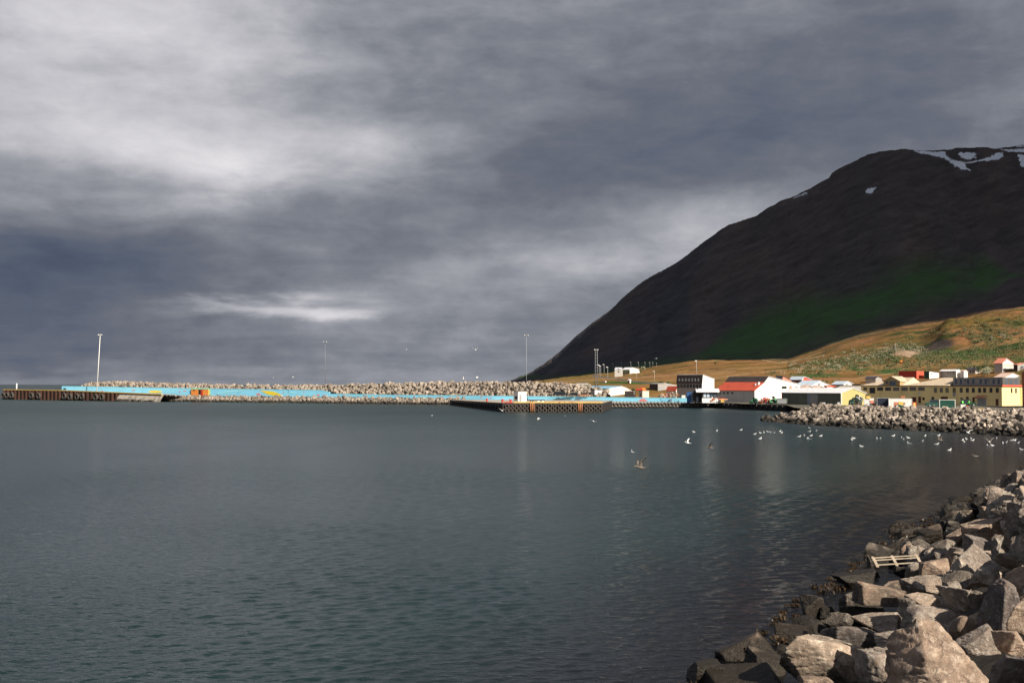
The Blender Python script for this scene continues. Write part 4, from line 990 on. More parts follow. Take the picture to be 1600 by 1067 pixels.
# ------------------------------------------------------------------ buildings
PHI = math.atan2(-.8, .6)      # local +x runs along the long front towards the viewer's right, +y runs back along the sunlit end
class Bd:
    def __init__(s, name, label, cat, pxL, pxC, pxR, Y, zg=None, group=None, phi=PHI):
        s.C = Vector(((pxC - 800) / F * Y, Y, 0)); s.phi = phi; s.dx = Vector((math.cos(phi), math.sin(phi), 0)); s.dy = Vector((-math.sin(phi), math.cos(phi), 0))
        if zg is None:
            zs = []
            for u, v in ((0, 0), (pxL, 0), (0, pxR)):
                zs.append(float(terrain_z(pxC, Y)))
            zg = min(zs) - .6
        s.zg = zg; s.C.z = zg; s.root = empty(name, s.C, phi); tag(s.root, label, cat, group)
        s.L = -s.X(pxL); s.W = s.Yg(pxR)
    def X(s, px, off=0.0):
        a = (px - 800) / F; o = s.C + s.dy * off; return (a * o.y - o.x) / (s.dx.x - a * s.dx.y)
    def Yg(s, px, off=0.0):
        a = (px - 800) / F; o = s.C + s.dx * off; return (a * o.y - o.x) / (s.dy.x - a * s.dy.y)
    def Z(s, py, x=0.0, y=0.0):
        w = s.C + s.dx * x + s.dy * y; px = 800 + F * w.x / w.y; return zy(px, py, w.y) - s.zg
    def box(s, name, x0, x1, y0, y1, z0, z1, mat, parent=None):
        b = MB(); b.box(x0, x1, y0, y1, z0, z1, mat); return b.build(name, parent or s.root)
    def fwin(s, px, py, wpx, hpx, glass=None, frame=None, name='window', dep=0.0):
        """opening on the long front"""
        x = s.X(px, -dep); k = (s.X(px + .5, -dep) - s.X(px - .5, -dep)); sc = (s.C + s.dx * x).y / F; w = wpx * k / 2; h = hpx * sc / 2; z = s.Z(py, x, dep)
        b = MB(); t = .09; b.box(x - w, x + w, dep - .02, dep - .005, z - h, z + h, glass or m_glass)
        if frame:
            for a, c, d, e in ((x - w - t, x - w, z - h - t, z + h + t), (x + w, x + w + t, z - h - t, z + h + t), (x - w, x + w, z + h, z + h + t), (x - w, x + w, z - h - t, z - h)): b.box(a, c, dep - .07, dep - .003, d, e, frame)
            if name == 'window' and w > .6: b.box(x - .03, x + .03, dep - .06, dep - .021, z - h, z + h, frame)
        return b.build(name, s.root)
    def ewin(s, px, py, wpx, hpx, glass=None, frame=None, name='window'):
        """opening on the sunlit end"""
        y = s.Yg(px); k = s.Yg(px + .5) - s.Yg(px - .5); sc = (s.C + s.dy * y).y / F; w = wpx * k / 2; h = hpx * sc / 2; z = s.Z(py, 0, y)
        b = MB(); t = .09; b.box(.005, .02, y - w, y + w, z - h, z + h, glass or m_glass)
        if frame:
            for a, c, d, e in ((y - w - t, y - w, z - h - t, z + h + t), (y + w, y + w + t, z - h - t, z + h + t), (y - w, y + w, z + h, z + h + t), (y - w, y + w, z - h - t, z - h)): b.box(.003, .07, a, c, d, e, frame)
        return b.build(name, s.root)
    def body(s, prof, front, end, roofs, over=.35, th=.18, roof_name='roof'):
        """prof: (fraction across the sunlit end, photo y) from the front eave to the back eave"""
        pts = [(f * s.W, s.Z(y, 0, f * s.W)) for f, y in prof]; L = s.L
        b = MB(); n = len(pts); pr = [(0, 0)] + pts + [(s.W, 0)]
        vs = [(-L, y, z) for y, z in pr] + [(0, y, z) for y, z in pr]; m = len(pr)
        b.add(vs, [(0, 1, m + 1, m)], front); b.add(vs, [(k, k + 1, m + k + 1, m + k) for k in range(1, m - 1)] , front)
        b.add(vs, [tuple(range(m, 2 * m)), tuple(range(m - 1, -1, -1))], end); b.build('wall', s.root)
        for k in range(n - 1):
            (y0, z0), (y1, z1) = pts[k], pts[k + 1]; d = Vector((y1 - y0, z1 - z0)); d.normalize(); nn = Vector((-d.y, d.x)); nn = nn if nn.y > 0 else -nn
            e0 = over if k == 0 else 0; e1 = over if k == n - 2 else 0
            a = Vector((y0, z0)) - d * e0 + nn * .01; c = Vector((y1, z1)) + d * e1 + nn * .01
            b = MB(); b.prism([tuple(a), tuple(c), tuple(c + nn * th), tuple(a + nn * th)], -L - over * .6, over * .6, roofs[k] if isinstance(roofs, list) else roofs); b.build(roof_name, s.root)
m_glass = glassy('dark_glass'); m_glass2 = glassy('blue_glass', (.08, .11, .15))
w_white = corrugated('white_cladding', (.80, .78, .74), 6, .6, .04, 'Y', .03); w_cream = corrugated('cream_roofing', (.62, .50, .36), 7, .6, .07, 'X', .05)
w_redroof = corrugated('red_roofing', (.50, .085, .045), 7, .5, .10, 'X', .05, dirt=(.40, .07, .04)); w_black = corrugated('black_cladding', (.05, .038, .036), 7, .6, .2, 'X', .04)
w_greyr = corrugated('grey_roofing', (.52, .53, .56), 7, .5, .07, 'X', .04); w_whiter = corrugated('white_roofing', (.78, .78, .80), 7, .5, .04, 'X', .04)
w_olive = corrugated('olive_cladding', (.48, .42, .17), 7, .6, .06, 'Y', .03); w_dgreen = corrugated('dark_green_cladding', (.13, .135, .10), 7, .6, .1, 'X', .03)
w_yel = paint('yellow_render', (.88, .68, .32), .8, .06, .35, .1, streak=True, dirt=(.76, .57, .26)); w_grey = corrugated('grey_cladding', (.33, .31, .29), 7, .7, .08, 'X', .03)
w_shgrey = corrugated('shaded_grey_cladding', (.10, .095, .09), 7, .7, .08, 'Y', .03); w_render = paint('pale_render', (.50, .47, .43), .8, .1, .3, .1, streak=True); w_blue = corrugated('blue_roofing', (.22, .45, .62), 7, .5, .08, 'X', .04)
w_brown = paint('brown_trim', (.10, .03, .025), .6, .2, 1, 0); w_ochre = paint('ochre_render', (.40, .27, .12), .8, .1, .4, .1, streak=True); w_rred = corrugated('red_cladding', (.55, .10, .06), 6, .6, .08, 'X', .03)
w_salmon = corrugated('salmon_roofing', (.60, .22, .15), 7, .6, .1, 'X', .04); w_darkr = corrugated('dark_roofing', (.06, .06, .08), 7, .6, .1, 'X', .04); w_rust = paint('brick_red', (.36, .10, .04), .8, .2, .8, .2)
w_green = paint('green_paint', (.015, .075, .055), .5, .15, .8, .05); w_gpale = paint('bright_green', (.10, .30, .14), .5, .15, .8, .05); w_bluec = paint('blue_cabin', (.05, .14, .35), .5, .1, .8, .05); m_gravel2 = m_asph
w_pink = corrugated('pale_pink_roofing', (.62, .45, .38), 7, .6, .08, 'X', .04); w_lblue = corrugated('pale_blue_roofing', (.50, .60, .70), 7, .5, .08, 'X', .04)

def town():
    # ---- sheds behind the mound
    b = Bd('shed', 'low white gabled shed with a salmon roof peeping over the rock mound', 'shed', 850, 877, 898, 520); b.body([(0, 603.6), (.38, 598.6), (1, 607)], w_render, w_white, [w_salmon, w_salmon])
    for px in (883, 886.5): b.ewin(px, 603, 1.1, 2.6)
    b = Bd('shed', 'grey roofed shed with a dark front and pale green end behind the blue roofed shed', 'shed', 896, 913, 925, 545); b.body([(0, 602.8), (.4, 599.4), (1, 603)], w_black, paint('green_render', (.25, .42, .33), .8), [w_greyr, w_greyr])
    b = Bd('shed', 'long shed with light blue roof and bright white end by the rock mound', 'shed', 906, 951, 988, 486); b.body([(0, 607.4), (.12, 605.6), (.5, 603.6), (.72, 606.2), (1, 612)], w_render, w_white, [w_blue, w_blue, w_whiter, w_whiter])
    b = Bd('kiosk', 'small grey kiosk with a white framed doorway behind the blue wall', 'kiosk', 923.5, 929.5, 940, 462, 1.9); b.body([(0, 610.4), (1, 610.4)], w_grey, m_white, m_white, .15, .12); b.ewin(935, 616.5, 3.2, 7.5, m_grey, None, 'door')
    b = Bd('shed', 'squat silver grey shed left of the cream store', 'shed', 976, 990.5, 993, 470, 1.9); b.body([(0, 611.6), (1, 611.6)], w_grey, w_render, w_greyr, .15)
    b = Bd('store', 'cream walled store with red gear piled on its roof', 'store', 998, 1004, 1014, 466, 1.9); b.body([(0, 611), (1, 611)], w_render, paint('cream_render', (.72, .62, .45), .7), w_grey, .15); b.fwin(1001, 617, 1.2, 4, m_dark)
    g = MB()
    for k in range(16): g.torus((b.C.x - .5 + random.uniform(-1.5, 1.8), b.C.y + 2.4 + random.uniform(-.8, 1.2), b.zg + b.Z(611) + .25 + random.uniform(0, .8)), (random.uniform(-1, 1), random.uniform(-1, 1), 1), .4, .18, random.choice((m_red, m_orange, m_red)), 10, 6)
    tag(g.build('net_pile'), 'pile of red and orange nets on top of the cream store', 'nets')
    b = Bd('shed', 'dark grey shed with a pale roof behind the small red roofed house', 'shed', 1015, 1028, 1062, 500); b.body([(0, 600), (.25, 599), (1, 604)], w_black, w_grey, [w_grey, w_whiter]); b.ewin(1032, 607, 6, 6, m_grey, None, 'door')
    b = Bd('house', 'small white house with a bright red roof left of the black warehouse', 'house', 1041.5, 1056, 1062, 476, 1.9); b.body([(0, 610), (.45, 603.8), (1, 610)], m_white, m_white, w_redroof)
    # ---- black warehouse
    b = Bd('warehouse', 'black fronted warehouse with two rows of windows and a bright white end', 'warehouse', 1057.5, 1097, 1116, 455, 1.9)
    b.body([(0, 599), (.06, 585.8), (1, 592.4)], w_grey, w_white, [w_black, w_greyr], .2)
    for k in range(7): b.fwin(1062.5 + k * 4.95, 593.3, 1.5, 3.2, m_glass2, m_lgrey, dep=-.25)
    for k in range(8): b.fwin(1060 + k * 4.9, 603.3, 3.0, 4.4, m_glass, w_black)
    # ---- red roofed factory
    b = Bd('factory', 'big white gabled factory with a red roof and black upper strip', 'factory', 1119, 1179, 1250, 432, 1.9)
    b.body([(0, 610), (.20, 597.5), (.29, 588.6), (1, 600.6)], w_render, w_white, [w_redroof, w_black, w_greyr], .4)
    for px in (1124.8, 1131, 1137, 1144): b.fwin(px, 614, 3.3, 2.6)
    b.fwin(1162, 617.5, .5, 12, m_grey, None, 'downpipe')
    b.ewin(1225, 605.3, 7.4, 3.6, m_glass, m_grey); b.ewin(1244, 605.3, 5, 2.6, m_grey, m_lgrey)
    e = MB(); y = b.Yg(1235); z = b.Z(605.5, 0, y)            # the red emblem: a fish shape with a raised fin
    pts = [(-1.25, -.5), (-.9, .35), (-.35, .5), (-.3, 1.1), (-.05, 1.5), (.1, 1.1), (.15, .5), (.9, .45), (1.2, -.1), (.7, -.6), (-.3, -.75), (-1.2, -1.1)]
    vs = [(.02, y + p * .85, z + q * .75) for p, q in pts] + [(.10, y + p * .85, z + q * .75) for p, q in pts]; n = len(pts)
    e.add(vs, [tuple(range(n, 2 * n)), tuple(range(n - 1, -1, -1))] + [(k, (k + 1) % n, n + (k + 1) % n, n + k) for k in range(n)], w_salmon); e.build('emblem', b.root)
    # roof vent
    x = b.X(1168, -.1 * b.W); v = MB(); yy = .13 * b.W; zz = b.Z(602.3, x, yy); v.box(x - .4, x + .3, yy - .3, yy + .5, zz - .6, zz + 1.3, m_white); v.tube((x - 1.1, yy - .4, zz - .3), (x - 1.1, yy - .4, zz + .7), .35, .35, m_lgrey, 10); v.build('roof_vent', b.root)
    # ---- small hut in front
    b = Bd('hut', 'little quay hut with a white roof and a row of white windows', 'hut', 1097, 1121, 1124, 418, 1.95, phi=R(-6))
    L, W = b.L, 6.5; ze = b.Z(611.8); zr = b.Z(607.6, -4, 3)
    m = MB(); m.box(-L, 0, 0, W, 0, ze * .42, m_white); m.box(-L, 0, .001, W, ze * .42, ze, w_black); m.prism([(0.002, ze), (W, ze), (W / 2, zr - .15)], -L, 0, w_black); m.build('wall', b.root)
    for k in range(4): b.box('window', -L + .5 + k * (L - .7) / 4, -L + .5 + (k + .78) * (L - .7) / 4, -.05, -.003, ze * .50, ze * .9, w_lblue if k < 2 else m_glass2)
    m = MB(); m.prism([(-.9, ze - .25), (W / 2, zr), (W / 2, zr + .15), (-.9, ze - .08)], -L - 2.2, .7, w_whiter); m.prism([(W + .9, ze - .25), (W / 2 + .001, zr), (W / 2 + .001, zr + .15), (W + .9, ze - .08)], -L - 2.2, .7, w_whiter); m.build('roof', b.root)
    b2 = Bd('hut', 'small black gabled hut left of the white roofed quay hut', 'hut', 1083, 1096, 1098, 421, 1.95, phi=R(-6)); L = b2.L; W = 4
    ze = b2.Z(613); zr = b2.Z(606.8); m = MB(); pr = [(-L, 0), (0, 0), (0, ze), (-L / 2, zr), (-L, ze)]
    vs = [(x, 0, z) for x, z in pr] + [(x, W, z) for x, z in pr]; m.add(vs, [(0, 1, 2, 3, 4), (9, 8, 7, 6, 5)] + [(k, (k + 1) % 5, 5 + (k + 1) % 5, 5 + k) for k in range(5)], w_black); m.build('wall', b2.root)
    for s_ in (1, -1):
        m = MB(); xa = -L / 2; xb = (.35 if s_ > 0 else -L - .35); zb = ze - .25; m.add([(xa, -.25, zr + .02), (xb, -.25, zb), (xb, W + .2, zb), (xa, W + .2, zr + .02), (xa, -.25, zr + .14), (xb, -.25, zb + .12), (xb, W + .2, zb + .12), (xa, W + .2, zr + .14)], [(0, 3, 2, 1), (4, 5, 6, 7), (0, 1, 5, 4), (1, 2, 6, 5), (2, 3, 7, 6), (3, 0, 4, 7)], w_darkr); m.build('roof', b2.root)
    m = MB(); m.box(-L * .62, -L * .38, -.05, -.003, .05, 2.1, m_grey); m.build('door', b2.root)
    b = Bd('cabin', 'small bright blue cabin behind the blue harbour wall', 'cabin', 1073, 1080, 1083, 425, 1.9, phi=R(-20)); b.body([(0, 612.8), (1, 612.8)], w_bluec, w_bluec, w_bluec, .05, .08); b.fwin(1079.5, 616, 1.4, 1.6, m_white)
    # ---- olive shed
    b = Bd('shed', 'long low shed with white roof, dark green front and olive yellow end', 'shed', 1221, 1313.5, 1352, 368, 2.05)
    b.body([(0, 614.2), (.46, 606.8), (1, 614.4)], w_dgreen, w_olive, [w_whiter, w_whiter], .4, .15)
    b.fwin(1263.2, 623, 4.2, 17.5, paint('pale_panel', (.24, .27, .33), .6), None, 'door'); b.fwin(1271.5, 623.5, 12, 16.5, w_grey, None, 'sliding_door'); b.fwin(1221.8, 623.5, 1.4, 18, m_red, None, 'corner_trim'); b.ewin(1314.6, 623.3, 1.6, 17.5, m_lgrey, None, 'corner_trim')
    # ---- roofs behind
    b = Bd('house', 'house with a dark blue black roof just right of the big factory ridge', 'house', 1212, 1222, 1237, 500); b.body([(0, 592), (.1, 587.8), (1, 595)], w_black, w_salmon, w_darkr)
    b = Bd('house', 'red walled house with a pale blue roof below the green slope', 'house', 1234, 1253, 1268, 500); b.body([(0, 593), (.25, 588.6), (1, 593.4)], w_black, w_rred, w_lblue); b.ewin(1254, 593, 1.6, 1.8, m_white)
    b = Bd('hall', 'wide hall with a grey blue roof, brick red front and broad white gable', 'hall', 1240, 1266, 1300, 450, 2.0); b.body([(0, 604), (.42, 595), (1, 604)], w_salmon, w_white, [w_lblue, w_greyr]); b.ewin(1279.5, 600.5, 2.6, 2.4)
    b = Bd('shed', 'low shed with a dark gable and pink grey roof behind the white roof', 'shed', 1250, 1258, 1275, 402, 2.05); b.body([(0, 606.5), (.3, 602), (1, 608)], w_black, w_grey, [w_pink, w_pink])
    b = Bd('shed', 'low pink roofed shed left of the small red and white store', 'shed', 1266, 1276, 1292, 404, 2.05); b.body([(0, 606.5), (.3, 603), (1, 608)], w_render, w_grey, [w_pink, w_pink])
    b = Bd('store', 'small white store with a red roof edge between two low sheds', 'store', 1288, 1292, 1308, 406, 2.05); b.body([(0, 604.6), (1, 604.6)], m_white, m_white, w_redroof, .2, .5)
    b = Bd('shed', 'shed with a pale blue white roof and white end left of the ochre block', 'shed', 1300, 1318, 1336, 455, 2.0); b.body([(0, 600.5), (.35, 596), (1, 601.5)], w_darkr, w_white, [w_lblue, w_lblue]); b.ewin(1323, 600.3, 3, 1.6, m_glass2)
    b = Bd('shed', 'dark gabled shed low in front of the ochre block', 'shed', 1300, 1303, 1345, 400, 2.05); b.body([(0, 607), (.25, 602.3), (1, 602.6)], w_black, w_grey, w_black)
    b = Bd('annexe', 'ochre walled block joining the left end of the yellow factory', 'annexe', 1331, 1350, 1356, 412, 2.05); b.body([(0, 600.5), (1, 600.5)], w_ochre, w_ochre, w_brown, .3); b.fwin(1336.5, 607, 3, 4, m_glass)
    # ---- the yellow fish factory
    b = Bd('factory', 'long two storey yellow factory with rows of windows and a sunlit right end', 'factory', 1345, 1565, 1597, 361, 2.06)
    L, W = b.L, b.W; ze = b.Z(603.6); m = MB(); m.box(-L, 0, 0, W, 0, ze, w_yel); m.build('wall', b.root)
    m = MB(); m.box(-L - .2, .2, -.25, W + .2, ze + .002, ze + .22, w_brown); m.build('eaves', b.root); z0 = ze + .223
    m = MB(); m.box(.201, .32, -.2, W + .2, ze - .1, ze + .5, w_rred); m.build('red_trim', b.root)
    # upper grey storey
    xa = b.X(1483, -1.2); zu = b.Z(590.4, -6, 1.2) ; m = MB(); m.box(xa, -.4, 1.0, W - .6, z0, zu, w_grey); m.box(-.397, -.3, 1.01, W - .61, z0 + .01, zu - .01, w_shgrey); m.build('upper_storey', b.root)  # thin end panel painted darker than the front to look shaded
    for yy in (3.2, 6.0, 8.8): b.box('window', -.299, -.27, yy - .5, yy + .5, z0 + .4, zu - .5, m_glass2)
    m = MB(); m.box(xa - .1, -.2, .8, W - .4, zu + .002, zu + .12, m_grey); m.build('flat_roof', b.root)
    for px in (1488, 1495.8, 1502.6, 1507, 1515, 1526.5, 1534.5, 1539, 1547, 1555, 1567.5, 1576.5):
        if px < 1562:
            small = px in (1502.6, 1539); b.fwin(px, 594.5 if small else 596.2, 2.0 if small else 3.4, 2 if small else 7.4, m_glass if small else m_glass2, None, dep=.99)
    # cream hipped roofs
    def hip(pxa, pxb, ra, rb, yr, left_hip=True, lab=None):
        x0, x1 = b.X(pxa), b.X(pxb); hy = W * .5; xr0, xr1 = b.X(ra, -hy), b.X(rb, -hy); xr0 = min(max(xr0, x0), x1); xr1 = min(max(xr1, x0), x1); z1 = b.Z(yr, (xr0 + xr1) / 2, hy)
        m = MB(); vs = [(x0, -.4, z0 - .02 + .03), (x1, -.4, z0 + .01), (x1, W + .3, z0 + .01), (x0, W + .3, z0 + .01), (xr0, hy, z1), (xr1, hy, z1)]
        m.add(vs, [(0, 1, 5, 4), (1, 2, 5), (2, 3, 4, 5), (3, 0, 4), (3, 2, 1, 0)], w_cream); o = m.build('roof', b.root)
        if lab: o['label'] = lab
    hip(1344, 1411, 1374, 1410, 589.6); hip(1411.3, 1482.6, 1442, 1482.6, 590.0)
    # dormer gable
    x0, x1 = b.X(1381.5), b.X(1407); xm = (x0 + x1) / 2; zp = b.Z(588.6, xm, 0); zl = b.Z(595.5, xm, 0); m = MB(); pr = [(x0, z0), (x1, z0), (x1, zl), (xm, zp), (x0, zl)]
    vs = [(x, -.42, z) for x, z in pr] + [(x, W * .45, z) for x, z in pr]; m.add(vs, [(0, 1, 2, 3, 4), (9, 8, 7, 6, 5)] + [(k, (k + 1) % 5, 5 + (k + 1) % 5, 5 + k) for k in range(5)], w_ochre); dm = m.build('dormer', b.root)
    for xs in (x0 - .3, x1 + .3):
        m = MB(); zz = zl - (zp - zl) * .3 / (x1 - xm); m.add([(xm, -.7, zp + .02), (xs, -.7, zz), (xs, W * .45, zz), (xm, W * .45, zp + .02), (xm, -.7, zp + .2), (xs, -.7, zz + .18), (xs, W * .45, zz + .18), (xm, W * .45, zp + .2)], [(0, 3, 2, 1), (4, 5, 6, 7), (0, 1, 5, 4), (1, 2, 6, 5), (2, 3, 7, 6), (3, 0, 4, 7)], w_cream); m.build('dormer_roof', dm)
    for px, w, h, py in ((1388, 4, 2.6, 597.5), (1397, 9, 6.6, 599)): b.fwin(px, py, w, h, m_glass if w < 5 else m_glass2, m_grey, dep=-.42)
    for px, w, h, py in ((1351.8, 5, 3.6, 607.5), (1362.8, 8, 8.2, 610), (1375, 8.4, 4.4, 607.6), (1387.5, 8.4, 4.4, 607.8), (1400, 8.8, 4.4, 607.9), (1413, 8.8, 4.4, 607.8), (1426, 9, 4.6, 607.6), (1439.5, 9, 4.6, 607.6)): b.fwin(px, py, w, h, m_glass, w_brown)
    for px in (1461.5, 1470.5, 1479.5, 1490.6, 1501.5, 1511.2, 1520.5, 1530.3, 1538, 1548, 1558): b.fwin(px, 609.6, 3.6, 6.4, m_glass, w_brown)
    for px, w, h, py in ((1475, 11, 5, 622), (1427, 8, 8, 624.5), (1436.5, 4.2, 10, 624.6), (1520.6, 3.6, 8, 624.6), (1511, 4, 6.5, 623), (1557.3, 4.4, 10.5, 628.3), (1457, 4.2, 4, 622), (1502, 4, 4, 623), (1442.5, 3.6, 4.2, 623)): b.fwin(px, py, w, h, w_brown if h > 4.5 else m_glass, None, 'door' if h > 4.5 else 'window')
    b.fwin(1533.5, 628, 13.5, 11, m_grey, m_lgrey, 'loading_door'); b.fwin(1436, 614.4, 3.6, 3, m_lgrey, None, 'sign'); b.fwin(1490.5, 616.4, 4.4, 6, m_grey, None, 'sign')
    xa, xb = b.X(1525.5), b.X(1541); zc = b.Z(621, xa, 0); m = MB(); m.add([(xa, -.003, zc + .4), (xb, -.003, zc + .4), (xb, -2.0, zc - .1), (xa, -2.0, zc - .1), (xa, -.003, zc + .55), (xb, -.003, zc + .55), (xb, -2.0, zc + .05), (xa, -2.0, zc + .05)], [(0, 3, 2, 1), (4, 5, 6, 7), (0, 1, 5, 4), (1, 2, 6, 5), (2, 3, 7, 6), (3, 0, 4, 7)], w_brown); m.build('canopy', b.root)
    b.ewin(1580, 610, 1.9, 6.6, m_glass, w_brown); b.ewin(1586.8, 610.4, 1.9, 6.6, m_glass, w_brown); 
    for px in (1594.6,): b.ewin(px, 619, 1.6, 28, m_orange, None, 'corner_trim')
    b = Bd('building', 'tall brick red building just showing at the right edge beside the yellow end', 'building', 1596.6, 1598, 1640, 352, 2.06, phi=R(-8)); b.body([(0, 582), (1, 582)], w_rust, w_rust, w_brown, .2)
    # ---- houses on the slope
    def slope(name, lab, pl, pc, pr_, ybase, prof, fr, en, ro, over=.35, cat='house', phi=PHI):
        h_ = hit(pc, ybase, 420); q = Bd(name, lab, cat, pl, pc, pr_, h_.y, h_.z - 1.2, phi=phi); q.body(prof, fr, en, ro, over); return q
    b = slope('store', 'flat roofed red block with a brighter sunlit end above the yellow factory', 1404, 1432, 1443.5, 592, [(0, 580), (1, 580.6)], corrugated('shaded_red_cladding', (.42, .05, .035), 6, .6, .08, 'X', .03), w_rred, w_rred, .05, cat='store')  # front in a darker copy of the end's red, shade put into the colour
    b = slope('house', 'white ended house with a dark green front right of the red block', 1443.8, 1452, 1467, 592, [(0, 580.8), (.1, 580.6), (1, 582.6)], w_green, w_white, w_darkr, .1); b.ewin(1455.5, 584.6, 3, 1.2)
    b = slope('house', 'long grey house with a white roof edge and white end on the slope', 1469, 1494, 1500.5, 591, [(0, 579.6), (.6, 577.6), (1, 579)], w_render, w_white, w_whiter, .5)
    for px in (1481, 1485.5, 1489.5): b.fwin(px, 582.6, 2.4, 2.2)
    b = slope('house', 'little white house with red steps right of the long grey house', 1500.8, 1506, 1512, 591, [(0, 580), (.5, 578.4), (1, 581)], m_white, m_white, w_pink, .2); b.ewin(1509, 583.5, 2, 1.6, m_red)
    b = slope('house', 'grey house half hidden in dark trees on the slope', 1511, 1524, 1531, 584, [(0, 577), (.4, 574.6), (1, 577.5)], w_render, w_render, w_darkr, .3)
    for px in (1516.2, 1520): b.fwin(px, 580.4, 2, 3)
    b = slope('house', 'grey house high on the slope with a white gable and red roof', 1553.5, 1566, 1583.5, 582, [(0, 567.4), (.4, 560), (1, 567.6)], w_render, m_white, [w_salmon, w_salmon], .4); b.ewin(1573.5, 571.8, 9, 4, m_glass, m_grey); b.ewin(1571, 563.6, 1.6, 1.6)
    m = MB(); m.box(.02, 1.6, .4, b.W - .2, b.Z(576.4), b.Z(575.8), m_grey); m.build('balcony', b.root)
    m = MB(); m.box(.03, .2, -.05, b.W + .05, b.Z(579), b.Z(567.6), w_render); m.build('lower_wall', b.root); b.ewin(1573.5, 571.8, .1, .1)
    b = slope('house', 'house with a red roof and dark front cut by the right edge of the view', 1583.8, 1590, 1620, 580, [(0, 570), (.35, 567.4), (1, 569)], w_black, w_grey, w_salmon, .4); b.ewin(1597, 573.6, 5, 3, m_glass2)
    b = slope('house', 'low house with a pink and white roof just above the grey upper storey', 1553, 1570, 1598, 594, [(0, 589.6), (.45, 583.2), (1, 589.8)], w_render, m_white, [w_pink, w_pink], .3)
    b = slope('house', 'small grey house low behind the cream roof of the yellow factory', 1352, 1368, 1378, 600, [(0, 591), (.4, 588.4), (1, 591)], w_render, w_grey, w_darkr, .3)
    b = slope('hut', 'tiny orange hut in the green field on the slope', 1402, 1408.5, 1411.5, 568, [(0, 565.4), (.4, 563.6), (1, 565.4)], w_rust, m_orange, m_orange, .1, cat='hut')
    b = slope('farmhouse', 'white roofed farmhouse with a tall grey end among bushes across the water', 972, 984, 1000, 584, [(0, 577.4), (.3, 574.2), (1, 578)], w_render, w_white, w_whiter, .4, cat='farmhouse')
    b = slope('barn', 'grey gabled barn end left of the white roofed farmhouse', 960.5, 971, 973, 588, [(0, 578), (.5, 574.4), (1, 578)], w_render, w_render, w_greyr, .2, cat='barn', phi=R(-10))
    for py in (577.2, 581): b.fwin(966.5, py, 2.6, 1.6)
    b = slope('shed', 'tiny white shed on the brown grass below the valley road', 941, 946, 947.6, 597.4, [(0, 595.6), (.5, 595), (1, 595.6)], m_white, m_white, w_salmon, .1, cat='shed')
    b = slope('house', 'small white and red house beside the valley road', 981, 984, 986, 599, [(0, 594.4), (.5, 592.4), (1, 594.6)], w_rred, m_white, w_whiter, .1)
town()

# ------------------------------------------------------------------ quay clutter
def Q(px, Y, z=2.1): return Vector(((px - 800) / F * Y, Y, z))
def bank_top(Y, px): return 2.12
def container(px0, px1, pytop, pybot, Y, mat, endmat, label, depth=2.4, phi=R(-14), name='container', cat='container', doors=True):
    s = Y / F; h = (pybot - pytop) * s; w = (px1 - px0) * s * .93; z = zy((px0 + px1) / 2, pybot, Y); root = empty(name, Q(px0, Y, z), phi); tag(root, label, cat)
    b = MB(); b.box(0, w, 0, depth, .12, h, mat)
    n = int(w / .35)
    for k in range(n): b.box(.1 + k * .35, .25 + k * .35, -.03, -.002, .3, h - .2, mat)
    b.build('body', root)
    b = MB()
    for x in (0, w):
        for y in (0, depth): b.box(x - .07, x + .07, y - .07, y + .07, 0, h + .04, endmat)
    b.box(.07, w - .07, -.06, .06, h - .1, h + .03, endmat); b.box(.07, w - .07, -.06, .06, .02, .2, endmat); b.build('frame', root)
    if doors: b = MB(); b.box(w + .003, w + .06, .1, depth / 2 - .02, .2, h - .12, endmat); b.box(w + .003, w + .06, depth / 2 + .02, depth - .1, .2, h - .12, endmat); b.tube((w + .09, depth / 2 - .3, .3), (w + .09, depth / 2 - .3, h - .2), .025, .025, m_grey, 5); b.build('door', root)
    return root, w, h
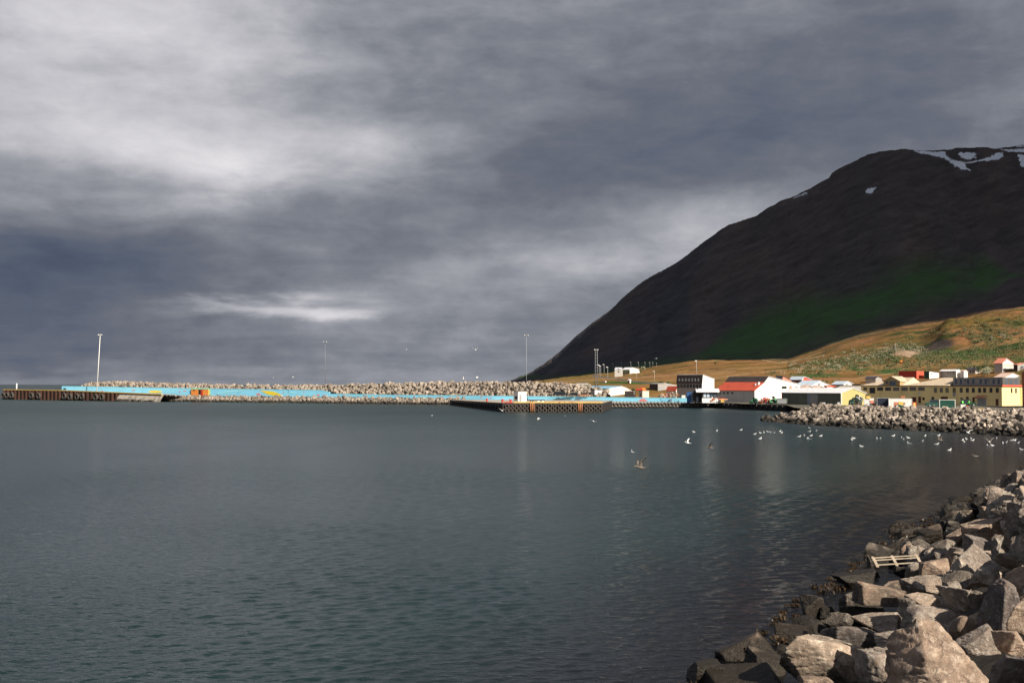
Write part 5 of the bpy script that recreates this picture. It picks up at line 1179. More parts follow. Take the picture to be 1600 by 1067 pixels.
def clutter():
    r = random.Random(77)
    root, w, h = container(1388.5, 1425, 622.8, 636.6, 326, m_white, m_white, 'long white container cabin with stacked goods in front on the quay')
    for k, (x0, x1, z0, z1, mt) in enumerate(((.22, .40, .1, .62, w_salmon), (.42, .62, .1, .66, m_kerb), (.64, .72, .1, .6, m_timber))): b = MB(); b.box(w * x0, w * x1, -.09, -.035, h * z0, h * z1, mt); b.build('panel', root)
    container(1370, 1388, 621.6, 636, 329, paint('navy_paint', (.02, .025, .045), .5), m_grey, 'dark navy container between the white signs and the white cabin')
    container(1467.5, 1492, 624.4, 638.6, 318, w_green, m_white, 'dark green container with a white frame and end in front of the yellow factory')
    container(1513 - 12, 1508, 632, 637, 322, m_white, m_white, 'small white box right of the dark green container', 1.5, doors=False, name='box', cat='box')
    container(1426, 1431, 628.5, 636.5, 327, m_kerb, m_red, 'narrow yellow cabinet at the right end of the white cabin', 1.2, doors=False, name='cabinet', cat='cabinet')
    container(1281.8, 1289, 629, 633.6, 345, m_white, m_white, 'small white box on the rocks in front of the olive shed', 1.4, doors=False, name='box', cat='box')
    container(1308.5, 1312, 628.6, 631.4, 346, m_white, m_lgrey, 'tiny white box at the corner of the olive shed', 1, doors=False, name='box', cat='box')
    container(1350.5, 1358, 624, 636, 331, m_white, m_white, 'white cabinet with dark marks at the left of the yellow stack', 1.5, doors=False, name='cabinet', cat='cabinet')
    container(1184, 1189.5, 625.5, 631, 384, m_white, m_lgrey, 'white bin on the dark quay between green and red heaps', 1.5, doors=False, name='bin', cat='bin')
    container(1126.5, 1131, 624, 628.5, 416, m_kerb, m_kerb, 'pale yellow crate beside the quay hut', 1.4, doors=False, name='crate', cat='crate')
    container(1065.5, 1070, 617.5, 621.8, 438, m_white, m_white, 'white box left of the blue cabin', 1.4, doors=False, name='box', cat='box')
    container(1214, 1230, 622.5, 631, 378, m_grey, w_dgreen, 'low grey green container against the left end of the olive shed', 2.2)
    # fish tubs and crates stacked in colours
    tub = None
    cols = [('pale orange', w_salmon), ('white', m_white), ('pale yellow', m_kerb), ('dull orange', m_ochre)]
    for i, (px, py, Y, ci, lab) in enumerate(((1360, 633.5, 333, 1, 'white fish tub in the bottom row left of the navy container'), (1364.4, 633.5, 333, 0, 'pale orange fish tub in the bottom row beside the navy container'), (1368, 630, 332, 1, 'white fish tub on the upper row touching the navy container'),
                              (1361, 629.6, 334, 0, 'pale orange fish tub on the upper row left of the navy container'), (1361.5, 625.8, 335, 1, 'white fish tub topmost of its stack left of the navy container'), (1355.5, 622.6, 335, 2, 'yellow fish tub on top of the white cabinet'),
                              (1342, 634.3, 338, 0, 'pale orange round edged tub alone in front of the olive gable'), (1414, 637.2, 321, 1, 'white fish tub on the rocks below the white cabin'), (1410, 622.0, 328, 3, 'dull orange tub on the roof of the white cabin'))):
        s = Y / F; root = empty('fish_tub', Q(px, Y, zy(px, py, Y)), r.uniform(-.3, .3)); tag(root, lab, 'fish tub'); mt = cols[ci][1]
        b = MB(); b.add([(-.55, -.45, 0), (.55, -.45, 0), (.55, .45, 0), (-.55, .45, 0), (-.62, -.52, .62), (.62, -.52, .62), (.62, .52, .62), (-.62, .52, .62)], [(0, 3, 2, 1), (4, 5, 6, 7), (0, 1, 5, 4), (1, 2, 6, 5), (2, 3, 7, 6), (3, 0, 4, 7)], mt); b.build('tub', root)
        b = MB(); b.box(-.68, .68, -.58, .58, .622, .72, mt); b.build('rim', root)
    # heaps of nets
    def heap(px, py, Y, wpx, hpx, mats, label, n=26):
        s = Y / F; w = wpx * s / 2; h = hpx * s; z = zy(px, py, Y); b = MB()
        for k in range(n):
            t = r.uniform(-1, 1); zz = r.uniform(0, 1) * h * (1 - t * t * .7); c = (t * w, r.uniform(-.6, .6), zz); mt = r.choice(mats)
            rr = r.uniform(.25, .5) * min(1, h / 1.1); b.torus(c, (r.uniform(-1, 1), r.uniform(-1, 1), r.uniform(.2, 1)), rr, rr * .45, mt, 10, 6)
        o = b.build('net_heap'); o.location = Q(px, Y, z + .15); tag(o, label, 'nets')
    heap(1178, 629.5, 386, 12, 6, (w_gpale, w_green, w_green), 'bright green heap of netting on the dark quay by the white gable')
    heap(1196, 630, 383, 22, 6.5, (m_red, w_rust, m_grey), 'wide heap of red brown fishing gear below the white gable', 40)
    heap(1209, 629, 382, 13, 7, (w_green, w_gpale, m_dark), 'green heap of gear left of the olive shed')
    heap(1336, 632, 343, 17, 9, (m_dark, w_green, w_dgreen), 'dark green heap with scrap in front of the olive gable', 40)
    heap(1341, 627, 345, 12, 8, (m_dark, m_grey, w_render), 'grey scrap piled high against the olive gable', 24)
    heap(1052, 620, 440, 16, 6, (w_rust, m_timber, m_grey), 'brown and grey gear piled behind the blue wall')
    heap(1037, 621, 446, 14, 5, (m_timber, m_grey, w_salmon), 'pale brown gear behind the blue wall left of the blue cabin')
    heap(1115, 627.5, 412, 10, 5, (w_rust, m_grey, m_white), 'small mixed heap right of the quay hut', 18)
    heap(1404, 637, 320, 9, 3.5, (w_gpale, w_green), 'small green heap among the stones below the white cabin', 26)
    heap(1458, 636.5, 322, 9, 3, (w_render, m_grey), 'grey tarpaulin lumps left of the green container', 10)
    # cars
    def car(px, py, Y, L, H, mat, label, cab=(.25, .75), phi=R(-8), name='parked_car', cat='car'):
        z = zy(px, py, Y); root = empty(name, Q(px, Y, z), phi); tag(root, label, cat); W = 1.75
        b = MB(); pr = [(-L / 2, .35), (-L / 2, H * .52), (-L / 2 + L * cab[0] * .75, H * .60), (L / 2 - L * (1 - cab[1]) * .5, H * .58), (L / 2, H * .48), (L / 2, .35)]
        vs = [(x, -W / 2, z_) for x, z_ in pr] + [(x, W / 2, z_) for x, z_ in pr]; n = len(pr); b.add(vs, [tuple(range(n)), tuple(range(2 * n - 1, n - 1, -1))] + [(k, (k + 1) % n, n + (k + 1) % n, n + k) for k in range(n)], mat); b.build('body', root)
        x0, x1 = -L / 2 + L * cab[0], -L / 2 + L * cab[1]; b = MB(); b.add([(x0 - .3, -.8, H * .585), (x1 + .35, -.8, H * .565), (x1 + .35, .8, H * .565), (x0 - .3, .8, H * .585), (x0, -.68, H - .05), (x1 - .1, -.68, H - .05), (x1 - .1, .68, H - .05), (x0, .68, H - .05)], [(0, 3, 2, 1), (4, 5, 6, 7), (0, 1, 5, 4), (1, 2, 6, 5), (2, 3, 7, 6), (3, 0, 4, 7)], m_glass); b.build('windows', root)
        b = MB(); b.box(x0 - .05, x1 - .05, -.7, .7, H - .048, H, mat); b.build('roof', root)
        for x in (-L * .31, L * .31):
            for y in (-W / 2 + .05, W / 2 - .05): b = MB(); b.torus((x, y, .33), (0, 1, 0), .23, .11, m_tyre, 16, 6); b.tube((x, y - .1, .33), (x, y + .1, .33), .17, .17, m_lgrey, 10); b.build('wheel', root)
        for y in (-.6, .6): b = MB(); b.box(L / 2 + .002, L / 2 + .05, y - .15, y + .15, H * .38, H * .46, m_white); b.build('headlight', root)
    car(876, 619, 462, 6.2, 2.0, paint('black_paint', (.012, .012, .014), .3), 'black car parked at the foot of the rock mound behind the blue wall', (.1, .8))
    car(898, 619.2, 462, 4.6, 1.6, paint('black_paint', (.012, .012, .014), .3), 'smaller black car right of the first one behind the blue wall')
    car(913, 619.8, 460, 4.2, 1.6, m_ochre, 'orange brown car parked behind the blue wall left of the grey kiosk')
    car(1459, 635.4, 325, 4.6, 2.0, w_green, 'dark green van like car parked left of the green container', (.3, .95))
    car(1128, 626.2, 418, 4.0, 1.5, w_salmon, 'pale pink brown car right of the quay hut')
    car(985, 599.2, 600, 4.4, 1.6, m_dark, 'dark car on the valley road by the small white and red house') if False else None
    car(1512, 634.8, 330, 4.2, 2.0, paint('dark_green_paint', (.015, .05, .03), .4), 'dark green forklift like car with a person beside it', (.1, .6))
    # yellow kerb line and edging
    a = Q(1514, 318, 2.14); o = MB(); o.box(0, 3.9, 0, .35, 0, .28, m_kerb); k = o.build('kerb'); k.location = (a.x, a.y, zy(1514, 639.4, 318)); tag(k, 'yellow kerb bar lying along the top of the rock jetty', 'kerb')
    b = MB(); b.tube((0, 0, 0), (0, 0, .8), .3, .26, m_red, 10); b.tube((0, 0, .8), (0, 0, 1.), .42, .38, m_red, 10); o = b.build('bollard'); o.location = Q(1510, 320, zy(1510, 639.5, 320)); tag(o, 'red mooring bollard at the left end of the yellow kerb bar', 'bollard')
clutter()

# ------------------------------------------------------------------ people in green work jackets by the green container
def person(px, py, Y, jacket, label, turn):
    g = Q(px, Y, zy(px, py, Y)); root = empty('person', g, turn); tag(root, label, 'person')
    def skin(name, vs, es, rad, mat):
        me = bpy.data.meshes.new(name); me.from_pydata(vs, es, []); o = bpy.data.objects.new(name, me); link(o, root); md = o.modifiers.new('skin', 'SKIN')
        for k, q in enumerate(rad): me.skin_vertices[0].data[k].radius = (q, q) if isinstance(q, float) else q
        me.skin_vertices[0].data[0].use_root = True; s = o.modifiers.new('sub', 'SUBSURF'); s.levels = s.render_levels = 1; me.materials.append(mat); return o
    hi = m_skin; V = [(0, 0, .95), (0, 0, 1.2), (0, 0, 1.45), (0, 0, 1.55), (0, -.01, 1.68), (-.1, 0, .88), (-.12, .02, .48), (-.12, .0, .08), (-.12, -.12, .03), (.1, 0, .88), (.13, -.03, .48), (.13, .05, .08), (.13, -.07, .03), (-.19, 0, 1.4), (-.25, .02, 1.13), (-.24, -.12, .90), (.19, 0, 1.4), (.25, .0, 1.13), (.22, -.16, .95)]
    E = [(0, 1), (1, 2), (2, 3), (3, 4), (0, 5), (5, 6), (6, 7), (7, 8), (0, 9), (9, 10), (10, 11), (11, 12), (2, 13), (13, 14), (14, 15), (2, 16), (16, 17), (17, 18)]
    rd = [(.16, .11), (.15, .10), (.17, .11), .06, (.09, .11), .09, .065, .045, .04, .09, .065, .045, .04, .07, .05, .035, .07, .05, .035]
    if not hasattr(bpy.data.meshes, 'x'): pass
    skin('body', V, E, rd, paint('dark_trousers', (.03, .035, .05), .8)) if False else None
    me = bpy.data.meshes.new('body'); me.from_pydata(V, E, []); o = bpy.data.objects.new('body', me); link(o, root); md = o.modifiers.new('skin', 'SKIN')
    bm = bmesh.new(); bm.from_mesh(me); bm.verts.layers.skin.verify(); ly = bm.verts.layers.skin[0]
    bm.verts.ensure_lookup_table()
    for k, q in enumerate(rd): bm.verts[k][ly].radius = q if isinstance(q, tuple) else (q, q)
    bm.verts[0][ly].use_root = True; bm.to_mesh(me); bm.free(); s = o.modifiers.new('sub', 'SUBSURF'); s.levels = s.render_levels = 2; me.materials.append(m_skin)
    b = MB(); rings = []
    def ring(z, rx, ry, n=12): return [(rx * math.cos(2 * math.pi * k / n), ry * math.sin(2 * math.pi * k / n), z) for k in range(n)]
    def loft(rs, mat):
        vs = [v for q in rs for v in q]; n = len(rs[0]); b.add(vs, [(i * n + k, i * n + (k + 1) % n, (i + 1) * n + (k + 1) % n, (i + 1) * n + k) for i in range(len(rs) - 1) for k in range(n)], mat, True)
    loft([ring(.82, .21, .16), ring(1.0, .20, .15), ring(1.2, .21, .15), ring(1.42, .23, .15), ring(1.5, .12, .10)], jacket)
    for sx in (-1, 1): b.tube((sx * .2, 0, 1.42), (sx * .26, .01, 1.13), .085, .07, jacket, 10); b.tube((sx * .26, .01, 1.14), (sx * .24, -.12, .95), .07, .055, jacket, 10)
    b.build('jacket', root); b = MB()
    for sx in (-1, 1): b.tube((sx * .11, 0, .9), (sx * .125, 0, .48), .115, .085, m_navy, 10); b.tube((sx * .125, 0, .49), (sx * .125, .03, .1), .085, .07, m_navy, 10)
    b.build('trousers', root); b = MB(); loft([ring(1.70, .10, .12), ring(1.76, .10, .12), ring(1.80, .06, .07), ring(1.815, .01, .01)], m_dark); b.build('hair', root)
m_skin = paint('skin', (.45, .27, .20), .6, .05, 3, 0); m_navy = paint('dark_trousers', (.03, .035, .05), .8)
hi_green = paint('bright_jacket', (.15, .70, .12), .6, .1, 2, 0)
person(1503.5, 634.6, 329, hi_green, 'person in a bright green work jacket left one of two by the green container', .4)
person(1513.3, 634.8, 326, hi_green, 'person in a bright green work jacket right one of two in front of the factory', -.7)

# ------------------------------------------------------------------ plants
def leaf_mat(name, a, b_):
    return paint(name, a, .8, .35, 1.2, 0, dirt=b_)
lf_dark = leaf_mat('leaf_dark', (.045, .065, .02), (.02, .03, .012)); lf_mid = leaf_mat('leaf_mid', (.075, .10, .03), (.035, .05, .018)); lf_olive = leaf_mat('leaf_olive', (.085, .075, .028), (.045, .035, .015)); lf_pale = leaf_mat('leaf_pale', (.26, .27, .18), (.12, .14, .08)); lf_silver = leaf_mat('leaf_silver', (.20, .19, .13), (.10, .095, .06))
m_bark = paint('bark', (.09, .07, .05), .9, .3, 4, .3)
def leaf_cloud(mb_v, mb_f, c, rx, ry, rz, n, size, rr):
    for k in range(n):
        while True:
            p = [rr.uniform(-1, 1) for _ in range(3)]; q = sum(v * v for v in p)
            if .1 < q < 1: break
        q = Vector((c[0] + p[0] * rx, c[1] + p[1] * ry, c[2] + p[2] * rz)); u = Vector((rr.gauss(0, 1), rr.gauss(0, 1), rr.gauss(0, 1))).normalized(); w = u.orthogonal().normalized() * size * rr.uniform(.6, 1.2); u = u * size * rr.uniform(.6, 1.2)
        b = len(mb_v); mb_v += [tuple(q - u), tuple(q + w), tuple(q + u), tuple(q - w * .6)]; mb_f.append((b, b + 1, b + 2, b + 3))
def tree(px, pyb, hpx, wpx, mat, label, name='tree', cat='tree', seed=1):
    g = hit(px, pyb, 425); s = g.y / F; h = hpx * s; w = wpx * s / 2; rr = random.Random(seed * 13 + int(px)); root = empty(name, g); tag(root, label, cat)
    b = MB(); b.tube((0, 0, -.4), (0, 0, h * .5), h * .035, h * .02, m_bark, 7)
    for k in range(5): a = k * 1.3; b.tube((0, 0, h * .3), (math.cos(a) * w * .6, math.sin(a) * w * .6, h * rr.uniform(.55, .8)), h * .015, h * .006, m_bark, 5)
    b.build('trunk', root); V = []; Fs = []
    for k in range(9):
        a = rr.uniform(0, 6.28); d = rr.uniform(0, .62); leaf_cloud(V, Fs, (math.cos(a) * w * d, math.sin(a) * w * d, h * rr.uniform(.3, .8)), w * .5, w * .5, h * .22, 90, max(.12, h * .045), rr)
    me = np_mesh('crown', V, Fs, mat, False); link(bpy.data.objects.new('crown', me), root)
for i, (px, pb, h_, w_, m_, lab) in enumerate((
    (1543.5, 588, 16, 27, lf_pale, 'big rounded pale green willow left of the grey house on the slope'), (1529, 585, 14, 14, lf_dark, 'dark green tree left of the pale willow'), (1536, 576, 8, 10, lf_dark, 'small dark tree behind the pale willow'),
    (1558, 577, 12, 9, lf_dark, 'dark narrow tree at the left wall of the high grey house'), (994, 582, 9, 9, lf_silver, 'silvery tree right of the white farmhouse roof'), (1000, 583, 7, 6, lf_mid, 'green tree between two silvery ones by the farmhouse'),
    (1005, 581, 9, 8, lf_pale, 'tall pale tree furthest right by the farmhouse'), (981.5, 585, 7, 8, lf_dark, 'dark shrub in front of the farmhouse wall'), (975, 585, 6, 6, lf_dark, 'small dark shrub left in front of the farmhouse'),
    (1033, 601, 6, 10, lf_dark, 'dark bush behind the pale roof left of the black warehouse'), (1045, 601, 5, 10, lf_mid, 'olive bush just left of the black warehouse'), (989, 612, 5, 7, lf_dark, 'dark bush above the silver grey shed'),
    (1118, 569.5, 5, 5, lf_dark, 'lone dark bush at the edge of the dry field'), (1401, 571, 11, 16, lf_mid, 'green bushy tree below the quarry bank'), (1398, 552, 14, 8, lf_silver, 'silvery tall bush on the pale rocks of the slope'),
    (1548, 535, 9, 9, lf_silver, 'silvery bush on the right hand ridge of the quarry'), (1568, 530, 9, 10, lf_silver, 'larger silvery bush right on the upper slope'))):
    tree(px, pb, h_, w_, m_, lab, 'tree' if h_ > 8 else 'bush', 'tree' if h_ > 8 else 'bush', i)
def scrub(name, areas, n, mat, label, lo, hi_, seed):
    rr = random.Random(seed); V = []; Fs = []
    for k in range(n):
        px0, py0, sx, sy, tilt = rr.choice(areas); px = rr.gauss(px0, sx); py = py0 + rr.gauss(0, sy) + (px - px0) * tilt
        if not 1100 < px < 1640: continue
        g = hit(px, py, 440, 1400)
        if g.y > 1380 or g.z < 4 or ((px - 1478) / 44) ** 2 + ((py - 537) / 14) ** 2 < 1 or ((px - 1415) / 20) ** 2 + ((py - 553) / 5) ** 2 < 1: continue
        s = rr.uniform(lo, hi_); leaf_cloud(V, Fs, (g.x, g.y, g.z + s * .3), s, s, s * .55, 16, s * .28, rr)
    me = np_mesh(name, V, Fs, mat, False); tag(link(bpy.data.objects.new(name, me)), label, 'scrub', None, 'stuff')
scrub('pale_scrub', [(1285, 571, 28, 5, -.1), (1330, 563, 40, 7, -.15), (1370, 555, 40, 6, -.2), (1400, 547, 30, 5, -.1), (1455, 545, 20, 4, -.1)], 300, lf_silver, 'pale silvery scrub scattered over the middle slope', .7, 1.9, 1)
scrub('green_scrub', [(1330, 560, 50, 9, -.15), (1420, 545, 50, 12, -.2), (1520, 535, 50, 14, -.25), (1560, 555, 50, 12, -.1), (1480, 560, 60, 10, -.1), (1540, 520, 60, 10, -.25)], 1100, lf_olive, 'dull green scrub and heather covering the slope above the town', .7, 2.3, 2)
scrub('dark_scrub', [(1340, 566, 50, 8, -.15), (1460, 550, 60, 12, -.15), (1540, 530, 50, 16, -.2)], 700, lf_dark, 'dark low scrub between the paler bushes of the slope', .8, 2.2, 3)

# ------------------------------------------------------------------ gulls
g_white = paint('gull_white', (.85, .85, .84), .6, .03, 5, 0); g_grey = paint('gull_grey', (.33, .36, .40), .6, .08, 5, 0); g_black = paint('gull_black', (.02, .02, .02), .6, .05, 5, 0); g_beak = paint('gull_beak', (.75, .50, .05), .5, .05, 5, 0); g_brown = paint('gull_brown', (.15, .125, .105), .7, .35, 9, 0)
def gull_mesh(name, pose, brown=False):
    b = MB(); bw = g_brown if brown else g_white; gr = g_brown if brown else g_grey
    # body axis +x is the head. one lofted skin from tail to beak
    sec = [(-.30, .03, .012, .0), (-.22, .045, .02, .0), (-.14, .06, .045, -.005), (-.03, .085, .075, -.01), (.08, .085, .08, -.005), (.16, .06, .062, .02), (.205, .046, .05, .045), (.25, .045, .045, .058), (.285, .03, .03, .055), (.305, .012, .014, .047), (.35, .006, .006, .035)]
    if pose == 'swim': sec = [(x if x < .12 else .12 + (x - .12) * .75, a, c, z + (.0 if x < .12 else (.055 if x < .2 else .085))) for x, a, c, z in sec]
    n = 12; vs = []
    for x, a, c, z in sec:
        for k in range(n): t = 2 * math.pi * k / n; vs.append((x, a * math.cos(t), z + c * math.sin(t)))
    for i in range(len(sec) - 1):
        mt = g_beak if i >= len(sec) - 2 else bw
        b.add([vs[j] for j in range(i * n, (i + 2) * n)], [(k, (k + 1) % n, n + (k + 1) % n, n + k) for k in range(n)], mt, True)
    b.add(vs[:n], [tuple(range(n))], bw); b.add(vs[-n:], [tuple(range(n - 1, -1, -1))], g_beak)
    b.add([(-.26, -.04, .006), (-.26, .04, .006), (-.37, .075, .004), (-.38, -.075, .004), (-.26, -.04, -.006), (-.26, .04, -.006), (-.37, .075, -.006), (-.38, -.075, -.006)], [(0, 1, 2, 3), (7, 6, 5, 4), (0, 4, 5, 1), (1, 5, 6, 2), (2, 6, 7, 3), (3, 7, 4, 0)], g_black if brown else g_white)
    for s in (-1, 1):
        for k, dx in enumerate((.0,)): b.tube((.262 * (1 if pose != 'swim' else .87), s * .036, .066 + (.085 if pose == 'swim' else 0)), (.265 * (1 if pose != 'swim' else .87), s * .043, .066 + (.085 if pose == 'swim' else 0)), .007, .006, g_black, 6)
    if pose == 'swim':
        for s in (-1, 1):   # folded wings along the back, dark tips crossing over the tail
            ws = [(.12, .03, .03), (.05, .045, .05), (-.08, .045, .045), (-.2, .03, .03), (-.30, .015, .015), (-.40, .004, .004)]; v = []
            for x, a, c in ws:
                for k in range(8): t = 2 * math.pi * k / 8; v.append((x, s * (.052 if x > -.15 else .03 if x > -.25 else .012) + a * math.cos(t) * .6, .035 + (x < -.1) * .005 + c * math.sin(t)))
            for i in range(5): b.add([v[j] for j in range(i * 8, i * 8 + 16)], [(k, (k + 1) % 8, 8 + (k + 1) % 8, 8 + k) for k in range(8)], g_black if i >= 3 else gr, True)
    else:
        up1, up2, sw = {'glide': (.10, -.05, .02), 'up': (1.0, .75, -.02), 'down': (-.35, -.8, 0), 'vee': (.75, .35, .0)}[pose]
        for s in (-1, 1):
            r0 = Vector((.04, s * .06, .03)); r1 = r0 + Vector((.06, s * math.cos(up1) * .24, math.sin(up1) * .24)); r2 = r1 + Vector((-.10 + sw, s * math.cos(up2) * .26, math.sin(up2) * .26)); r3 = r2 + Vector((-.12, s * math.cos(up2) * .16, math.sin(up2) * .16))
            pts = [(r0, .17, .018), (r0.lerp(r1, .5), .17, .014), (r1, .155, .012), (r1.lerp(r2, .5), .14, .009), (r2, .10, .006), (r3, .015, .003)]; v = []
            for q, ch, th in pts: v += [(q.x + ch * .4, q.y, q.z), (q.x + ch * .1, q.y, q.z + th), (q.x - ch * .6, q.y, q.z + .002), (q.x, q.y, q.z - th)]
            for i in range(5): b.add([v[j] for j in range(i * 4, i * 4 + 8)], [(k, (k + 1) % 4, 4 + (k + 1) % 4, 4 + k) for k in range(4)], g_black if i == 4 else gr if (brown or pose in ('glide',)) else g_white, True)
            b.add(v[:4], [(0, 1, 2, 3)], gr); b.add(v[-4:], [(3, 2, 1, 0)], g_black)
    o = b.build(name); me = o.data; bpy.data.objects.remove(o); return me
def gulls():
    r = random.Random(44); M = {p: gull_mesh('gull', p) for p in ('swim', 'glide', 'up', 'down', 'vee')}; MBr = {p: gull_mesh('gull', p, True) for p in ('swim', 'up', 'glide')}
    sw = [(1083.8, 673.5), (1120, 672), (1158, 670.4), (1179.6, 676.8), (1187.9, 675), (1193.6, 674.6), (1200, 673.5), (1204.7, 675), (1209.5, 675), (1219, 672.6), (1221.4, 674.8), (1188, 684), (1249, 680.7), (1264.9, 667.5), (1264.9, 672.8), (1257, 679.4), (1267.5, 679.4),
          (1275, 671.9), (1282.6, 679.8), (1261, 684), (1264.5, 684.6), (1331, 685.5), (1333.8, 683.4), (1345.8, 696), (1370, 684), (1375, 683.8), (1396, 679.6), (1409, 682.7), (1411.5, 685.2), (1418.7, 682.7), (1420.4, 691.6), (1445.6, 679.6), (1441, 688), (1467, 679), (1484, 701.7),
          (1504.0, 686.4), (1506.6, 689), (1509.6, 684.6), (1517.4, 683.8), (1520, 686.6), (1557, 683.7), (1567, 691.6), (1571.6, 690), (1581.6, 686.6), (1585.8, 686.6), (1590.4, 690.8), (1550, 694.7), (1544, 695.4), (1596, 701), (1464, 692.6)]
    for i, (px, py) in enumerate(sw):
        p = P(px, py + 1.4); o = bpy.data.objects.new('gull', M['swim']); link(o); o.location = (p.x, p.y, .03); s = r.uniform(.9, 1.2); o.scale = (s, s, s * 1.15); o.rotation_euler = (0, 0, r.uniform(0, 6.28))
        tag(o, 'white gull sitting on the calm water in the loose flock off the rock jetty', 'gull', 'gulls resting on the water')
    p = P(1524, 713); o = bpy.data.objects.new('gull', MBr['swim']); link(o); o.location = (p.x, p.y, .03); o.scale = (1.3,) * 3; o.rotation_euler = (0, 0, R(165)); tag(o, 'brownish young gull swimming apart, nearest the foreground rocks', 'gull')
    fl = [ # px, py, distance, wing width px, pose, yaw, roll, brown, label
        (1001, 730, 62, 22, 'up', 200, 10, 1, 'big brown gull flapping low over the dark water, nearest to the viewer'), (987.5, 706, 85, 13, 'vee', 120, 40, 0, 'white gull banking just above the big brown gull'), (1110.5, 699.5, 95, 14, 'up', 170, 0, 1, 'brown gull skimming the water with raised wings right of centre'),
        (1074.5, 691.6, 110, 12, 'up', 160, 0, 0, 'white gull with one wing up over the water left of the skimming brown gull'), (927, 658, 150, 15, 'glide', 100, 12, 0, 'white gull gliding with level wings just below the jetty end'), (784.5, 641.5, 170, 13, 'vee', 250, 0, 0, 'white gull with wings in a vee against the dark jetty side'),
        (675, 649, 190, 9, 'glide', 60, -25, 0, 'small pale gull over the water left of the jetty corner'), (842, 653.6, 190, 9, 'down', 160, 0, 0, 'pale gull with lowered wings over the water below the tyres'), (883, 649.6, 210, 5, 'glide', 20, 0, 0, 'tiny gull over the water below the jetty tyres'),
        (724, 592.5, 130, 12, 'vee', 140, 50, 0, 'white gull banking steeply above the rock mound'), (745, 590.5, 200, 7, 'up', 150, 20, 0, 'small gull right of the banking gull above the mound'), (685.5, 585, 240, 5, 'glide', 180, 0, 0, 'tiny gull above the rock mound left of the banking gull'),
        (743, 546.5, 150, 12, 'vee', 100, -8, 0, 'gull with dark wings raised high in the grey sky left of the tall mast'), (635, 546, 200, 8, 'glide', 80, 5, 0, 'small gull gliding in the sky right of the middle mast'), (573, 564.8, 240, 4, 'glide', 0, 0, 0, 'tiny gull dot in the sky low right of the middle mast'),
        (427, 590, 240, 6, 'glide', 80, 0, 0, 'tiny gull low over the breakwater left of the middle mast'), (457.5, 589.5, 250, 4, 'up', 10, 0, 0, 'tiny second gull low over the breakwater'), (571.5, 456, 220, 4, 'glide', 30, 0, 0, 'tiny gull highest in the sky'),
        (1025.5, 560, 230, 8, 'glide', 100, -12, 0, 'pale gull crossing the dark mountain foot above the farm'), (1512, 676, 115, 19, 'vee', 95, 0, 0, 'large pale gull flying with spread wings over the right end of the flock'), (1470, 687.5, 120, 12, 'up', 200, 10, 1, 'brownish gull taking off from the flock near the right'), (1546, 690.5, 118, 12, 'up', 240, 0, 0, 'white gull lifting its wings among the flock at the right'),
        (1346.5, 664, 150, 4, 'glide', 40, 0, 0, 'tiny gull against the dark foot of the rock jetty')]
    for (px, py, Y, w, pose, yaw, roll, br, lab) in fl:
        p = PY(px, py, Y); o = bpy.data.objects.new('gull', (MBr if br else M)[pose if not br or pose in MBr else 'up']); link(o); o.location = p; s = w * Y / F / {'glide': 1.4, 'up': .75, 'vee': 1.1, 'down': 1.0}[pose]; o.scale = (s,) * 3
        o.rotation_euler = (R(roll), R(-6), R(yaw)); tag(o, lab, 'gull')
gulls()

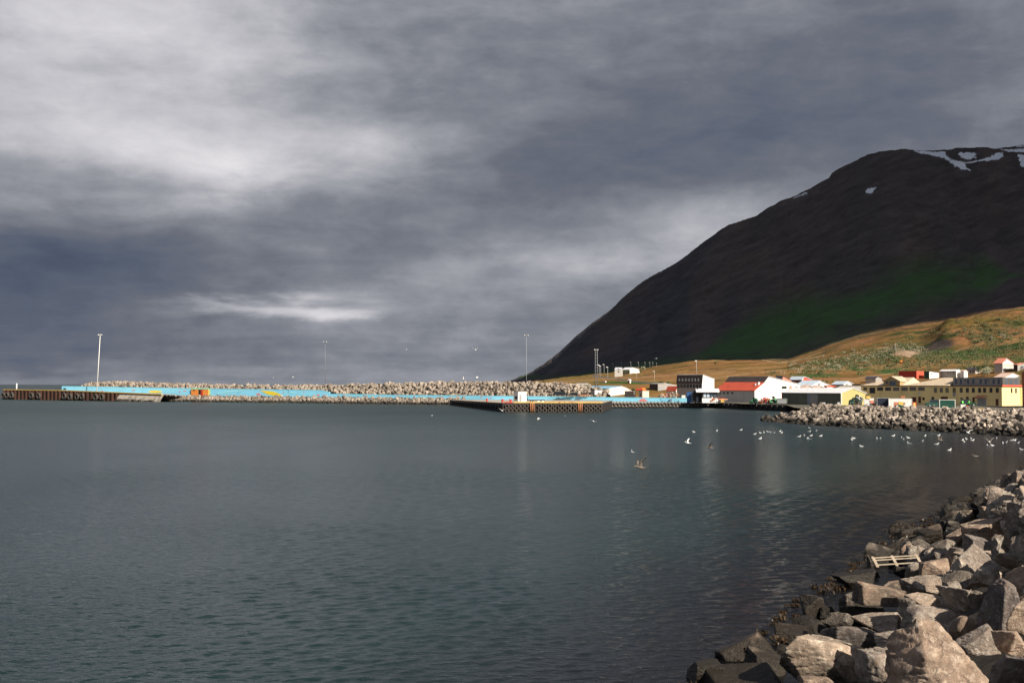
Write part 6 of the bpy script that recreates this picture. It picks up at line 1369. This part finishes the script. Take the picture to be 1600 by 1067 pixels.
# ------------------------------------------------------------------ pallet, weed
def pallet():
    a = bank_hit(1050 + 905 / 2.909, 700 + 500 / 2.909, .9); b_ = bank_hit(1050 + 1120 / 2.909, 700 + 492 / 2.909, .9); Ym = (a.y + b_.y) / 2 - 1.0
    p0 = PY(1362, 872.5, Ym); p1 = PY(1435, 868, Ym); d = (p1 - p0); L = d.length; root = empty('pallet', p0, math.atan2(d.y, d.x)); tag(root, 'weathered open wooden pallet frame stranded on the shore boulders', 'pallet'); sl = d.z / L
    m_w = paint('driftwood', (.40, .33, .25), .8, .15, 4, .3)
    q = [(0, 0), (-.15, .32), (-.35, .6)]
    for k, (y, dz) in enumerate(((0, 0), (-.12, -.07), (-.45, -.19))):
        b = MB(); b.add([(0, y, dz), (L, y, dz + sl * L), (L, y + .07, dz + sl * L), (0, y + .07, dz), (0, y, dz + .035), (L, y, dz + .035 + sl * L), (L, y + .07, dz + .035 + sl * L), (0, y + .07, dz + .035)], [(0, 3, 2, 1), (4, 5, 6, 7), (0, 1, 5, 4), (1, 2, 6, 5), (2, 3, 7, 6), (3, 0, 4, 7)], m_w); b.build('rail', root)
    for x in (.02, L * .42, L - .12):
        b = MB(); z = sl * x; b.add([(x, .12, z + .06), (x + .1, .12, z + .06), (x + .1, -.48, z - .20), (x, -.48, z - .20), (x, .12, z + .02), (x + .1, .12, z + .02), (x + .1, -.48, z - .24), (x, -.48, z - .24)], [(0, 1, 2, 3), (7, 6, 5, 4), (0, 4, 5, 1), (1, 5, 6, 2), (2, 6, 7, 3), (3, 7, 4, 0)], m_w); b.build('crosspiece', root)
pallet()
def litter():
    c = bank_hit(1050 + 608 / 2.909, 700 + 862 / 2.909, .75); r = random.Random(3); b = MB(); n = 9; vs = []; fs = []
    for i in range(n):
        for j in range(n): vs.append((i * .022 - .09, j * .016 - .06, r.uniform(0, .06)))
    for i in range(n - 1):
        for j in range(n - 1): q = i * n + j; fs.append((q, q + n, q + n + 1, q + 1))
    b.add(vs, fs, m_white); o = b.build('plastic_scrap'); md = o.modifiers.new('thick', 'SOLIDIFY'); md.thickness = .006; o.location = c; tag(o, 'crumpled white plastic scrap caught on the dark stones by the water', 'litter')
litter()
def weed():
    rr = random.Random(8); V = []; Fs = []
    def clump(c, s, n):
        for k in range(n):
            a = rr.uniform(0, 6.28); q = Vector(c) + Vector((math.cos(a), math.sin(a), 0)) * rr.uniform(0, s); d = Vector((rr.uniform(-1, .3), rr.uniform(-1, .6), rr.uniform(-.25, .5))).normalized(); w = d.cross(Vector((0, 0, 1))).normalized() * rr.uniform(.012, .03); L = rr.uniform(.1, .28)
            p1 = q + d * L * .5 + Vector((0, 0, .03)); p2 = q + d * L - Vector((0, 0, .06)); b = len(V); V.extend([tuple(q - w), tuple(q + w), tuple(p1 + w * 1.4), tuple(p1 - w * 1.4), tuple(p2 + w * .5), tuple(p2 - w * .5)]); Fs.extend([(b, b + 1, b + 2, b + 3), (b + 3, b + 2, b + 4, b + 5)])
    Y = 27.0
    while Y < 95:
        for k in range(int(2 * min(1, 45 / Y)) + (rr.random() < .4)):
            u = rr.uniform(-.5, .9); X = shoreX(Y) + u; z = max(.02, float(bank_z(X, Y)) + rr.uniform(.1, .75)); clump((X, Y + rr.uniform(-.5, .5), z), .22, 22)
        Y += 1.0
    me = np_mesh('seaweed', V, Fs, paint('rockweed', (.035, .020, .007), .45, .5, 3, 0, dirt=(.012, .009, .004)), False); tag(link(bpy.data.objects.new('seaweed', me)), 'brown rockweed clinging to the wet stones along the near waterline', 'seaweed', None, 'stuff')
weed()
